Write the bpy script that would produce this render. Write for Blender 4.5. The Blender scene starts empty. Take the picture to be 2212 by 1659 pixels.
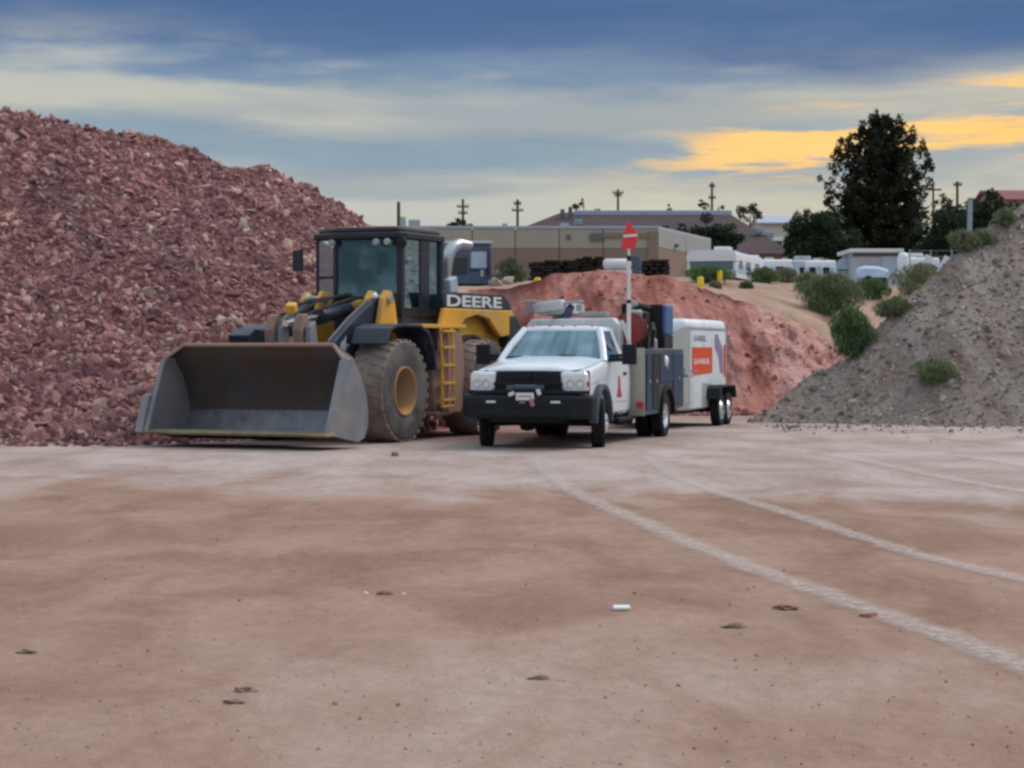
import bpy, math, random
import numpy as np
from mathutils import Vector, Matrix, Euler

random.seed(7)
RNG = np.random.default_rng(7)
sc = bpy.context.scene
col = sc.collection
R = math.radians

# ------------------------------------------------------------------ camera
F, CX, CY, HZ, CAMZ = 4585.0, 1106.0, 829.5, 755.0, 1.6
PITCH = math.atan((CY - HZ) / F)
cd = bpy.data.cameras.new('camera')
cam = bpy.data.objects.new('camera', cd)
col.objects.link(cam)
cam.location = (0, 0, CAMZ)
cam.rotation_euler = (math.pi / 2 - PITCH, 0, 0)
cd.sensor_width = 36
cd.lens = F / 2212 * 36
cd.clip_start = 0.1
cd.clip_end = 3000
sc.camera = cam


def P(px, py, D):
    """point seen at pixel (px, py) of a 2212 px wide view, D metres ahead"""
    a, b = (px - CX) / F, -(py - CY) / F
    c, s = math.cos(PITCH), math.sin(PITCH)
    y, z = c + b * s, -s + b * c
    k = D / y
    return Vector((a * k, D, CAMZ + z * k))


# ------------------------------------------------------------------ render, exposure
sc.view_settings.view_transform = 'Standard'
sc.view_settings.look = 'None'
sc.view_settings.gamma = 1
sc.view_settings.use_curve_mapping = False
sc.view_settings.exposure = 0.25
sc.render.engine = 'CYCLES'
sc.cycles.filter_width = 2.8
sc.cycles.max_bounces = 5
sc.cycles.diffuse_bounces = 2
sc.cycles.glossy_bounces = 3
sc.cycles.transparent_max_bounces = 12
try:
    sc.cycles.use_denoising = True
    sc.cycles.denoiser = 'OPENIMAGEDENOISE'
except Exception:
    pass

# ------------------------------------------------------------------ sun and sky
SUN_EL, SUN_AZ = R(46), R(58)          # azimuth to the right of the view direction
sd = bpy.data.lights.new('sun', 'SUN')
sun = bpy.data.objects.new('sun', sd)
col.objects.link(sun)
sd.energy = 1.5
sd.angle = R(24)
sd.color = (1.0, 0.90, 0.79)
sv = Vector((math.sin(SUN_AZ) * math.cos(SUN_EL), math.cos(SUN_AZ) * math.cos(SUN_EL), math.sin(SUN_EL)))
sun.rotation_euler = sv.to_track_quat('Z', 'Y').to_euler()
sun.location = (30, -10, 40)

world = bpy.data.worlds.new('World')
sc.world = world
world.use_nodes = True
world.cycles.sampling_method = 'MANUAL'
world.cycles.sample_map_resolution = 256


class NT:
    """small helper for building node trees"""
    def __init__(self, tree):
        self.t = tree
        tree.nodes.clear()

    def n(self, typ, **kw):
        nd = self.t.nodes.new(typ)
        for k, v in kw.items():
            setattr(nd, k, v)
        return nd

    def l(self, a, b):
        self.t.links.new(a, b)

    def put(self, sock, v):
        if hasattr(v, 'is_output'):
            self.l(v, sock)
        else:
            sock.default_value = v

    def math(self, op, a, b=None, c=None, clamp=False):
        m = self.n('ShaderNodeMath', operation=op, use_clamp=clamp)
        for i, v in enumerate((a, b, c)):
            if v is not None:
                self.put(m.inputs[i], v)
        return m.outputs[0]

    def mix(self, f, a, b, mode='MIX'):
        m = self.n('ShaderNodeMix', data_type='RGBA', blend_type=mode)
        self.put(m.inputs[0], f)
        self.put(m.inputs[6], a)
        self.put(m.inputs[7], b)
        return m.outputs[2]

    def noise(self, vec, scale, detail=4, rough=.55, dist=0.0):
        m = self.n('ShaderNodeTexNoise')
        if vec is not None:
            self.l(vec, m.inputs['Vector'])
        m.inputs['Scale'].default_value = scale
        m.inputs['Detail'].default_value = detail
        m.inputs['Roughness'].default_value = rough
        m.inputs['Distortion'].default_value = dist
        return m.outputs[0]

    def comb(self, x, y, z):
        m = self.n('ShaderNodeCombineXYZ')
        for i, v in enumerate((x, y, z)):
            self.put(m.inputs[i], v)
        return m.outputs[0]

    def ramp(self, f, stops, interp='LINEAR'):
        m = self.n('ShaderNodeValToRGB')
        m.color_ramp.interpolation = interp
        e = m.color_ramp.elements
        while len(e) > 1:
            e.remove(e[-1])
        e[0].position = stops[0][0]
        e[0].color = (*stops[0][1], 1)
        for p, c in stops[1:]:
            x = e.new(p)
            x.color = (*c, 1)
        self.put(m.inputs[0], f)
        return m.outputs[0]

    def n_stretch(self, vec):
        m = self.n('ShaderNodeVectorMath', operation='MULTIPLY')
        self.l(vec, m.inputs[0])
        m.inputs[1].default_value = (.55, .16, .16)
        return m.outputs[0]

    def smooth(self, v, a, b):
        m = self.n('ShaderNodeMapRange', interpolation_type='SMOOTHSTEP')
        self.put(m.inputs[0], v)
        m.inputs[1].default_value = a
        m.inputs[2].default_value = b
        return m.outputs[0]


def g3(v):
    return (v, v, v)


def build_world():
    w = NT(world.node_tree)
    tc = w.n('ShaderNodeTexCoord')
    sp = w.n('ShaderNodeSeparateXYZ')
    w.l(tc.outputs['Generated'], sp.inputs[0])
    X, Y, Z = sp.outputs
    el = w.math('ARCSINE', Z)
    az = w.math('ARCTAN2', X, Y)
    # noise space: clouds stretched along the horizon, seamless round the compass
    ca, sa = w.math('COSINE', az), w.math('SINE', az)

    def nv(ka, ke, off=0.0):
        return w.comb(w.math('MULTIPLY', ca, ka), w.math('MULTIPLY_ADD', sa, ka, off), w.math('MULTIPLY', el, ke))
    n1 = w.noise(nv(3.2, 16), 1.0, 5, .55)
    n2 = w.noise(nv(4.6, 34, 3.1), 1.0, 5, .58, .3)
    n3 = w.noise(nv(2.3, 21, 8.4), 1.0, 4, .55, .3)
    n5 = w.noise(nv(13.0, 48, 6.2), 1.0, 4, .62, .6)
    elw = w.math('MULTIPLY_ADD', w.math('SUBTRACT', n1, .5), .062, el)
    elw = w.math('MULTIPLY_ADD', w.math('SUBTRACT', n5, .5), .011, elw)
    t = w.math('DIVIDE', elw, .5)
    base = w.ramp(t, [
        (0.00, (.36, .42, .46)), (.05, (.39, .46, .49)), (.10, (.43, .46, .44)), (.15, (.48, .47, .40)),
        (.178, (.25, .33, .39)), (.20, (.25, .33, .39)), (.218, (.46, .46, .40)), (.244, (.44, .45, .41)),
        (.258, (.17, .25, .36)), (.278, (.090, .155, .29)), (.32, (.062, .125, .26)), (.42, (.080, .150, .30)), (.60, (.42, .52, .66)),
        (.80, (.60, .68, .80)), (1.0, (.66, .74, .84))])  # stops above the view are made brighter to light the ground
    # thin streaks: paler cream wisps and greyer bars
    wisp = w.smooth(n2, .50, .66)
    low = w.math('SUBTRACT', 1.0, w.smooth(elw, .125, .15))
    base = w.mix(w.math('MULTIPLY', w.math('MULTIPLY', wisp, .50), w.math('MULTIPLY_ADD', low, .93, .07)), base, (.60, .57, .46, 1))
    bar = w.smooth(n3, .48, .62)
    base = w.mix(w.math('MULTIPLY', bar, .55), base, w.mix(n5, (.13, .20, .30, 1), (.26, .32, .38, 1)))
    # sunset glow, strongest a little to the right of the view
    da = w.math('DIVIDE', w.math('SUBTRACT', az, .215), .125)
    gaz = w.math('EXPONENT', w.math('MULTIPLY', w.math('MULTIPLY', da, da), -1.0))
    de = w.math('DIVIDE', w.math('SUBTRACT', el, w.math('MULTIPLY_ADD', az, .11, .081)), .0155)
    gel = w.math('EXPONENT', w.math('MULTIPLY', w.math('MULTIPLY', de, de), -1.0))
    glow = w.math('MULTIPLY', gaz, gel)
    n4 = w.noise(nv(6.5, 62, 4.3), 1.0, 5, .58, .3)
    gm = w.math('MULTIPLY', w.smooth(n4, .47, .58), w.smooth(glow, .06, .45))
    base = w.mix(w.math('MULTIPLY', w.math('MULTIPLY', gaz, .24), low), base, (.56, .46, .31, 1))
    base = w.mix(gm, base, w.mix(n5, (.92, .50, .14, 1), (.90, .62, .25, 1)))
    # the clear evening sky above and between the clouds
    sky = w.n('ShaderNodeTexSky', sky_type='NISHITA')
    sky.sun_disc = False
    sky.sun_elevation = SUN_EL
    sky.sun_rotation = SUN_AZ
    sky.air_density = 1.2
    sky.dust_density = 2.0
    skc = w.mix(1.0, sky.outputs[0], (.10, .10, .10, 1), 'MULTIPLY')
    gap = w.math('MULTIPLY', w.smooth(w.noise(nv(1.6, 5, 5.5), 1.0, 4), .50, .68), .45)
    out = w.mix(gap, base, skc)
    out = w.mix(w.smooth(Z, -.03, 0.0), (.16, .13, .12, 1), out)
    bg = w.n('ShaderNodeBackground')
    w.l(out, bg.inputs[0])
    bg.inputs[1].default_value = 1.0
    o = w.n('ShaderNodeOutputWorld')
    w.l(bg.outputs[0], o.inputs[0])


build_world()

# ------------------------------------------------------------------ materials
MATS = {}


def newmat(name):
    m = bpy.data.materials.new(name)
    m.use_nodes = True
    MATS[name] = m
    w = NT(m.node_tree)
    o = w.n('ShaderNodeOutputMaterial')
    p = w.n('ShaderNodeBsdfPrincipled')
    w.l(p.outputs[0], o.inputs[0])
    return m, w, p, o


def pm(name, c, rough=.5, metal=0.0, var=.18, scale=3.0, dirt=None, damt=.35, dscale=1.6, bump=0.0, bscale=40, coat=0.0, spec=.5):
    """painted / worn surface: colour, tonal drift, dirt patches, fine relief"""
    m, w, p, o = newmat(name)
    tc = w.n('ShaderNodeTexCoord').outputs['Object']
    n = w.noise(tc, scale, 5)
    v = w.ramp(n, [(.25, tuple(max(0, x * (1 - var)) for x in c)), (.75, tuple(min(1, x * (1 + var)) for x in c))])
    r = rough
    if dirt:
        dn = w.smooth(w.noise(tc, dscale, 7, .62), .62 - damt * .6, .80 - damt * .3)
        dn = w.math('MULTIPLY', dn, min(1, .45 + damt))
        v = w.mix(dn, v, (*dirt, 1))
        r = w.math('MULTIPLY_ADD', dn, max(0, .9 - rough), rough)
    w.l(v, p.inputs['Base Color'])
    w.put(p.inputs['Roughness'], r)
    p.inputs['Metallic'].default_value = metal
    p.inputs['Specular IOR Level'].default_value = spec
    if coat:
        p.inputs['Coat Weight'].default_value = coat
        p.inputs['Coat Roughness'].default_value = .08
    if bump:
        b = w.n('ShaderNodeBump')
        b.inputs['Strength'].default_value = 1
        b.inputs['Distance'].default_value = bump
        w.l(w.noise(tc, bscale, 5, .6), b.inputs['Height'])
        w.l(b.outputs[0], p.inputs['Normal'])
    return m


DUST = (.34, .25, .21)
pm('loader_yellow', (.78, .40, .030), .45, var=.12, dirt=(.46, .29, .15), damt=.32, dscale=2.2)
pm('loader_black', (.014, .018, .028), .42, var=.3, dirt=(.06, .055, .055), damt=.12)
pm('loader_navy', (.022, .031, .052), .36, var=.3, dirt=(.10, .10, .11), damt=.15)
pm('dusty_brown', (.23, .145, .115), .9, var=.25, scale=2, dirt=(.33, .22, .18), damt=.5, bump=.004)
pm('dusty_tan', (.33, .235, .175), .9, var=.15, scale=2, dirt=(.36, .20, .17), damt=.45, bump=.003)
pm('bucket_steel', (.080, .080, .090), .48, .35, var=.4, scale=1.6, dirt=(.105, .072, .060), damt=.55, dscale=1.1, bump=.004, bscale=14)
pm('bucket_floor', (.20, .205, .225), .42, .55, var=.35, scale=1.4, dirt=(.11, .085, .078), damt=.35, dscale=1.3, bump=.003, bscale=14)
pm('bucket_plate', (.22, .225, .245), .55, .2, var=.2, scale=2.4, dirt=(.30, .25, .23), damt=.3, bump=.002)
pm('edge_steel', (.42, .36, .20), .5, .4, var=.3, scale=5, dirt=(.25, .16, .12), damt=.4)
pm('chrome', (.75, .77, .80), .16, 1.0, var=.05)
pm('satin_steel', (.50, .52, .55), .35, .8, var=.1, dirt=DUST, damt=.15)
pm('loader_tyre', (.055, .055, .060), .93, var=.3, scale=3, dirt=(.17, .145, .130), damt=.50, dscale=2.2, bump=.006, bscale=25)
pm('loader_tread', (.185, .150, .130), .95, var=.25, scale=2, dirt=(.32, .25, .21), damt=.6, dscale=1.6, bump=.012, bscale=12)
pm('rim_yellow', (.50, .255, .075), .75, var=.15, dirt=(.36, .22, .13), damt=.5)
pm('rubber', (.012, .013, .016), .85, var=.3, dirt=(.05, .047, .045), damt=.2, bump=.002, spec=.3)
pm('truck_white', (.78, .83, .88), .28, var=.04, coat=.5, dirt=(.55, .52, .49), damt=.12)
pm('black_plastic', (.008, .010, .015), .5, var=.3, spec=.3)
pm('bumper_black', (.007, .010, .015), .45, var=.3, dirt=(.03, .028, .028), damt=.2, bump=.001, spec=.3)
pm('under_black', (.010, .010, .011), .8, var=.3)
pm('body_beige', (.42, .40, .345), .5, var=.1, dirt=(.30, .25, .20), damt=.3)
pm('body_blue', (.020, .050, .100), .42, var=.25, dirt=(.045, .05, .06), damt=.2)
pm('welder_blue', (.045, .135, .31), .4, var=.15, dirt=(.12, .14, .18), damt=.15)
pm('body_slate', (.050, .072, .100), .5, var=.2, dirt=(.10, .10, .10), damt=.2)
pm('crane_white', (.60, .63, .65), .4, var=.12, dirt=(.30, .27, .24), damt=.25)
pm('crane_dark', (.045, .065, .11), .45, var=.3)
pm('reel_red', (.30, .030, .035), .45, var=.2, dirt=(.16, .05, .05), damt=.3)
pm('flag_red', (.78, .055, .065), .7, var=.08)
pm('white_paint', (.80, .80, .79), .4, var=.06, dirt=(.52, .47, .42), damt=.12)
pm('pole_white', (.74, .74, .70), .45, var=.08)
pm('marker_red', (.55, .02, .02), .25, var=.1)
pm('decal_red', (.42, .03, .10), .4, var=.1)
pm('decal_purple', (.26, .24, .36), .5, var=.15)
pm('trailer_white', (.72, .76, .80), .38, var=.05, dirt=(.44, .42, .38), damt=.22)
pm('trailer_warm_bounce', (.60, .60, .54), .45, var=.06, dirt=(.42, .39, .33), damt=.25)  # white nose, with warm ground bounce painted into its colour
pm('trailer_grey', (.36, .40, .42), .45, var=.1, dirt=(.30, .27, .24), damt=.3)
pm('trailer_orange', (.72, .085, .025), .4, var=.08)
pm('lens_clear', (.84, .88, .90), .12, .1, var=.18, scale=14, coat=.6)
pm('lamp_white', (.85, .87, .84), .2, var=.05)
pm('plate_white', (.72, .74, .70), .4, var=.08)
pm('winch_pink', (.40, .19, .17), .6, var=.2)
pm('seat_dark', (.020, .022, .026), .8)
pm('concrete_tan', (.40, .375, .315), .9, var=.08, scale=.5, dirt=(.30, .275, .235), damt=.25, dscale=.25)
pm('concrete_brown', (.27, .195, .155), .9, var=.08, scale=.5, dirt=(.22, .165, .135), damt=.25, dscale=.25)
pm('concrete_side', (.35, .36, .37), .9, var=.06, scale=.5)
pm('roof_brown', (.062, .036, .042), .9, var=.15, scale=.6, dirt=(.045, .028, .034), damt=.3, dscale=.3)
pm('roof_pale', (.42, .46, .56), .7, var=.08)
pm('roof_red', (.24, .075, .075), .85, var=.15)
pm('wall_pale', (.50, .50, .44), .85, var=.08)
pm('wood_pole', (.105, .070, .060), .9, var=.2, scale=2)
pm('insulator', (.12, .13, .14), .4)
pm('lamp_metal', (.30, .40, .46), .5, .4, var=.1)
pm('timber_dark', (.030, .019, .015), .9, var=.4, scale=1.5)
pm('safety_yellow', (.85, .62, .02), .5, var=.06)
pm('rv_white', (.76, .79, .82), .35, var=.05, dirt=(.55, .55, .53), damt=.15)
pm('rv_blue', (.42, .54, .68), .4, var=.1)
pm('rv_grey', (.48, .54, .60), .45, var=.12, dirt=(.38, .37, .38), damt=.3)
pm('rv_teal', (.07, .15, .17), .12, var=.2, coat=.5)
pm('machine_blue', (.075, .115, .19), .5, var=.15, dirt=(.13, .15, .19), damt=.2)
pm('dark_glass', (.010, .013, .020), .08, var=.1, coat=.3)
pm('bark', (.075, .050, .036), .95, var=.3, scale=6, bump=.02, bscale=12)
pm('pale_rock', (.40, .33, .27), .9, var=.25, scale=3, bump=.03, bscale=6)
pm('litter_white', (.82, .85, .86), .5, var=.04)
pm('clod_brown', (.21, .135, .100), .95, var=.3, scale=30, bump=.006, bscale=60)
pm('clod_red', (.26, .075, .055), .95, var=.2, scale=20)


def glass(name, tint, refl, rough=.02):
    m = bpy.data.materials.new(name)
    m.use_nodes = True
    MATS[name] = m
    w = NT(m.node_tree)
    o = w.n('ShaderNodeOutputMaterial')
    tr = w.n('ShaderNodeBsdfTransparent')
    tr.inputs[0].default_value = (*tint, 1)
    gl = w.n('ShaderNodeBsdfGlossy')
    gl.inputs['Roughness'].default_value = rough
    gl.inputs[0].default_value = (.60, .88, 1, 1)
    fr = w.n('ShaderNodeFresnel')
    fr.inputs[0].default_value = 1.5
    tc = w.n('ShaderNodeTexCoord').outputs['Object']
    dn = w.math('MULTIPLY', w.smooth(w.noise(tc, 2.5, 5), .4, .7), .10)
    f = w.math('ADD', w.math('MULTIPLY_ADD', fr.outputs[0], 1.6, refl), dn, clamp=True)
    mx = w.n('ShaderNodeMixShader')
    w.l(f, mx.inputs[0])
    w.l(tr.outputs[0], mx.inputs[1])
    w.l(gl.outputs[0], mx.inputs[2])
    w.l(mx.outputs[0], o.inputs[0])


glass('cab_glass', (.20, .39, .43), .015)
glass('truck_glass', (.12, .22, .28), .20)
glass('side_glass', (.10, .12, .15), .02)


def rockmat(name, stops, bump=.02, drift=False):
    m, w, p, o = newmat(name)
    geo = w.n('ShaderNodeNewGeometry')
    oi = w.n('ShaderNodeObjectInfo')
    f = w.math('FRACT', w.math('ADD', geo.outputs['Random Per Island'], w.math('MULTIPLY', oi.outputs['Random'], 7.31)))
    c = w.ramp(f, stops)
    tc = w.n('ShaderNodeTexCoord').outputs['Object']
    n = w.noise(tc, 9, 5, .6)
    c = w.mix(1.0, c, w.ramp(n, [(.3, g3(.72)), (.7, g3(1.22))]), 'MULTIPLY')
    if drift:
        ps = w.n('ShaderNodeNewGeometry').outputs['Position']
        c = w.mix(1.0, c, w.ramp(w.noise(w.n_stretch(ps), 1.0, 4, .6), [(.36, (.70, .68, .78)), (.52, (.94, .92, .93)), (.68, (1.10, 1.05, 1.02))]), 'MULTIPLY')
    w.l(c, p.inputs['Base Color'])
    p.inputs['Roughness'].default_value = .92
    b = w.n('ShaderNodeBump')
    b.inputs['Distance'].default_value = bump
    w.l(w.noise(tc, 22, 5, .6), b.inputs['Height'])
    w.l(b.outputs[0], p.inputs['Normal'])


rockmat('red_rock', [(0, (.20, .090, .095)), (.2, (.31, .142, .134)), (.42, (.43, .205, .185)), (.58, (.28, .142, .150)),
                     (.74, (.49, .255, .222)), (.88, (.55, .34, .285)), (.965, (.58, .40, .33)), (1, (.68, .57, .49))], drift=True)
rockmat('grey_stone', [(0, (.16, .13, .112)), (.4, (.245, .212, .192)), (.7, (.31, .272, .248)), (.9, (.42, .38, .35)), (1, (.58, .54, .50))])


def groundmat(name, build, bump=.03, bscale=3.0, rough=.95):
    m, w, p, o = newmat(name)
    tc = w.n('ShaderNodeTexCoord').outputs['Object']
    c = build(w, tc)
    w.l(c, p.inputs['Base Color'])
    p.inputs['Roughness'].default_value = rough
    p.inputs['Specular IOR Level'].default_value = .2
    b = w.n('ShaderNodeBump')
    b.inputs['Distance'].default_value = bump
    w.l(w.noise(tc, bscale, 6, .68), b.inputs['Height'])
    w.l(b.outputs[0], p.inputs['Normal'])


def lot_colour(w, tc):
    sp = w.n('ShaderNodeSeparateXYZ')
    w.l(tc, sp.inputs[0])
    X, Y, Z = sp.outputs
    # patches of pale dust over damp brown dirt, drawn out across the direction of travel
    mp = w.comb(w.math('MULTIPLY', X, .30), w.math('MULTIPLY', Y, .17), 0.0)
    big = w.noise(mp, 1.0, 5, .58, .5)
    mp2 = w.comb(w.math('MULTIPLY', X, .95), w.math('MULTIPLY', Y, .42), 3.0)
    med = w.noise(mp2, 1.0, 6, .60, .5)
    fine = w.noise(w.comb(w.math('MULTIPLY', X, 9.0), w.math('MULTIPLY', Y, 4.0), 1.0), 1.0, 6, .7)
    c = w.ramp(w.math('MULTIPLY_ADD', med, .45, w.math('MULTIPLY', big, .55)),
               [(.36, (.245, .152, .108)), (.46, (.330, .222, .170)), (.55, (.380, .280, .232)), (.66, (.42, .338, .302))])
    # belt of damp brown dirt and the pale, packed haul road by the vehicles
    ny = w.math('MULTIPLY_ADD', w.math('SUBTRACT', big, .5), 9.0, Y)
    brown = w.math('MULTIPLY', w.smooth(ny, 10.0, 13.5), w.math('SUBTRACT', 1.0, w.smooth(ny, 21.5, 25.0)))
    c = w.mix(w.math('MULTIPLY', brown, .78), c, w.mix(w.smooth(med, .35, .65), (.235, .138, .095, 1), (.345, .222, .165, 1)))
    ny2 = w.math('ADD', w.math('MULTIPLY_ADD', w.math('SUBTRACT', big, .5), 7.0, w.math('MULTIPLY_ADD', w.math('SUBTRACT', med, .5), 6.0, Y)), w.math('MULTIPLY', X, .40))
    road = w.math('MULTIPLY', w.smooth(ny2, 22.0, 27.0), w.math('SUBTRACT', 1.0, w.smooth(ny2, 47.0, 52.0)))
    c = w.mix(w.math('MULTIPLY', road, .70), c, w.mix(w.smooth(med, .3, .7), (.34, .280, .250, 1), (.50, .45, .42, 1)))
    # red fines that spill from the rock pile
    nx = w.math('ADD', w.math('MULTIPLY_ADD', w.math('SUBTRACT', med, .5), 3.0, X), 0.0)
    red = w.math('MULTIPLY', w.math('SUBTRACT', 1.0, w.smooth(nx, -6.6, -4.2)), w.smooth(ny2, 32.2, 34.6))
    red2 = w.math('MULTIPLY', w.math('SUBTRACT', 1.0, w.smooth(nx, -.5, 2.0)), w.smooth(ny2, 36.0, 38.5))
    c = w.mix(w.math('MULTIPLY', w.math('MAXIMUM', red, red2), .8), c, (.36, .175, .150, 1))
    # tan dry soil on the terrace beyond
    far = w.smooth(Y, 57.0, 59.0)
    c = w.mix(far, c, w.ramp(med, [(.3, (.26, .17, .115)), (.5, (.36, .25, .18)), (.7, (.43, .33, .26))]))
    return w.mix(1.0, c, w.ramp(fine, [(.25, (.90, .865, .87)), (.75, (1.22, 1.19, 1.20))]), 'MULTIPLY')


groundmat('lot_dirt', lot_colour, .045, 5.0)
rockmat('bank_clod', [(0, (.22, .075, .058)), (.4, (.36, .135, .108)), (.75, (.46, .21, .175)), (1, (.62, .40, .35))])
rockmat('lot_pebble', [(0, (.24, .165, .13)), (.4, (.36, .26, .21)), (.75, (.44, .35, .30)), (1, (.60, .53, .48))])


def pile_colour(w, tc):
    return w.ramp(w.noise(tc, 5, 8, .65), [(.3, (.14, .065, .068)), (.5, (.24, .118, .112)), (.7, (.33, .18, .165))])


groundmat('pile_fines', pile_colour, .12, 6.0)


def bank_colour(w, tc):
    sp = w.n('ShaderNodeSeparateXYZ')
    w.l(tc, sp.inputs[0])
    X, Y, Z = sp.outputs
    st = w.comb(w.math('MULTIPLY', X, 1.5), w.math('MULTIPLY', Y, .6), w.math('MULTIPLY', Z, .5))
    a = w.noise(st, 1.0, 7, .6, .5)
    b = w.noise(tc, 4.0, 8, .65)
    c = w.ramp(a, [(.34, (.29, .098, .076)), (.45, (.40, .152, .122)), (.55, (.48, .215, .178)), (.68, (.58, .325, .285))])
    pale = w.math('MULTIPLY', w.smooth(w.math('MULTIPLY_ADD', a, 2.0, X), 7.0, 7.9), w.smooth(b, .30, .50))
    c = w.mix(w.math('MULTIPLY', pale, .8), c, w.mix(w.smooth(w.noise(tc, 1.6, 6, .65), .45, .6), (.68, .41, .37, 1), (.54, .25, .22, 1)))
    return w.mix(1.0, c, w.ramp(b, [(.3, g3(.82)), (.7, g3(1.16))]), 'MULTIPLY')


groundmat('bank_red', bank_colour, .16, 3.6)


def mound_colour(w, tc):
    mv = w.n('ShaderNodeVectorMath', operation='MULTIPLY')
    w.l(tc, mv.inputs[0])
    mv.inputs[1].default_value = (1.0, .35, .35)
    a = w.noise(mv.outputs[0], .9, 6, .6, .6)
    b = w.noise(tc, 8.0, 6, .7)
    c = w.ramp(a, [(.34, (.18, .130, .098)), (.45, (.265, .212, .176)), (.56, (.312, .265, .235)), (.68, (.37, .290, .230))])
    return w.mix(1.0, c, w.ramp(b, [(.3, g3(.70)), (.7, g3(1.25))]), 'MULTIPLY')


groundmat('mound_gravel', mound_colour, .09, 6.0)


def trackmat():
    m, w, p, o = newmat('track_dust')
    tc = w.n('ShaderNodeTexCoord')
    uv = w.n('ShaderNodeUVMap').outputs[0]
    sp = w.n('ShaderNodeSeparateXYZ')
    w.l(uv, sp.inputs[0])
    u, v = sp.outputs[0], sp.outputs[1]
    e = w.math('ABSOLUTE', w.math('MULTIPLY_ADD', u, 2.0, -1.0))
    nz = w.noise(tc.outputs['Object'], 2.2, 6, .6)
    e = w.math('ADD', e, w.math('MULTIPLY', w.math('SUBTRACT', nz, .5), 1.3))
    a = w.math('SUBTRACT', 1.0, w.smooth(e, .15, .95))
    n2 = w.noise(tc.outputs['Object'], 14, 6, .7)
    a = w.math('MULTIPLY', a, w.math('MULTIPLY_ADD', w.smooth(n2, .35, .7), .45, .25), clamp=True)
    ends = w.math('MULTIPLY', w.smooth(v, 0, .02), w.math('SUBTRACT', 1.0, w.smooth(v, .9, 1.0)))
    a = w.math('MULTIPLY', a, ends)
    w.l(w.ramp(nz, [(.3, (.58, .50, .45)), (.7, (.68, .62, .57))]), p.inputs['Base Color'])
    p.inputs['Roughness'].default_value = .95
    w.l(a, p.inputs['Alpha'])


trackmat()


def leafmat(name, stops, trans=.25):
    m, w, p, o = newmat(name)
    geo = w.n('ShaderNodeNewGeometry')
    c = w.ramp(geo.outputs['Random Per Island'], stops)
    w.l(c, p.inputs['Base Color'])
    p.inputs['Roughness'].default_value = .75
    p.inputs['Specular IOR Level'].default_value = .25
    tb = w.n('ShaderNodeBsdfTranslucent')
    w.l(c, tb.inputs[0])
    mx = w.n('ShaderNodeMixShader')
    mx.inputs[0].default_value = trans
    w.l(p.outputs[0], mx.inputs[1])
    w.l(tb.outputs[0], mx.inputs[2])
    w.l(mx.outputs[0], o.inputs[0])


leafmat('needles', [(0, (.010, .017, .012)), (.5, (.019, .031, .020)), (.85, (.040, .046, .022)), (1, (.090, .066, .026))], .30)
leafmat('leaf_dark', [(0, (.016, .030, .018)), (.5, (.030, .055, .028)), (1, (.055, .085, .040))])
leafmat('leaf_brown', [(0, (.040, .034, .024)), (.5, (.060, .056, .034)), (1, (.095, .080, .045))])
leafmat('shrub_green', [(0, (.085, .150, .060)), (.5, (.150, .240, .090)), (.85, (.21, .285, .125)), (1, (.33, .36, .19))], .40)
leafmat('shrub_dark', [(0, (.045, .085, .042)), (.5, (.090, .155, .066)), (1, (.15, .20, .10))], .35)
leafmat('shrub_dry', [(0, (.12, .12, .075)), (.5, (.20, .20, .13)), (1, (.34, .31, .21))])


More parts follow.
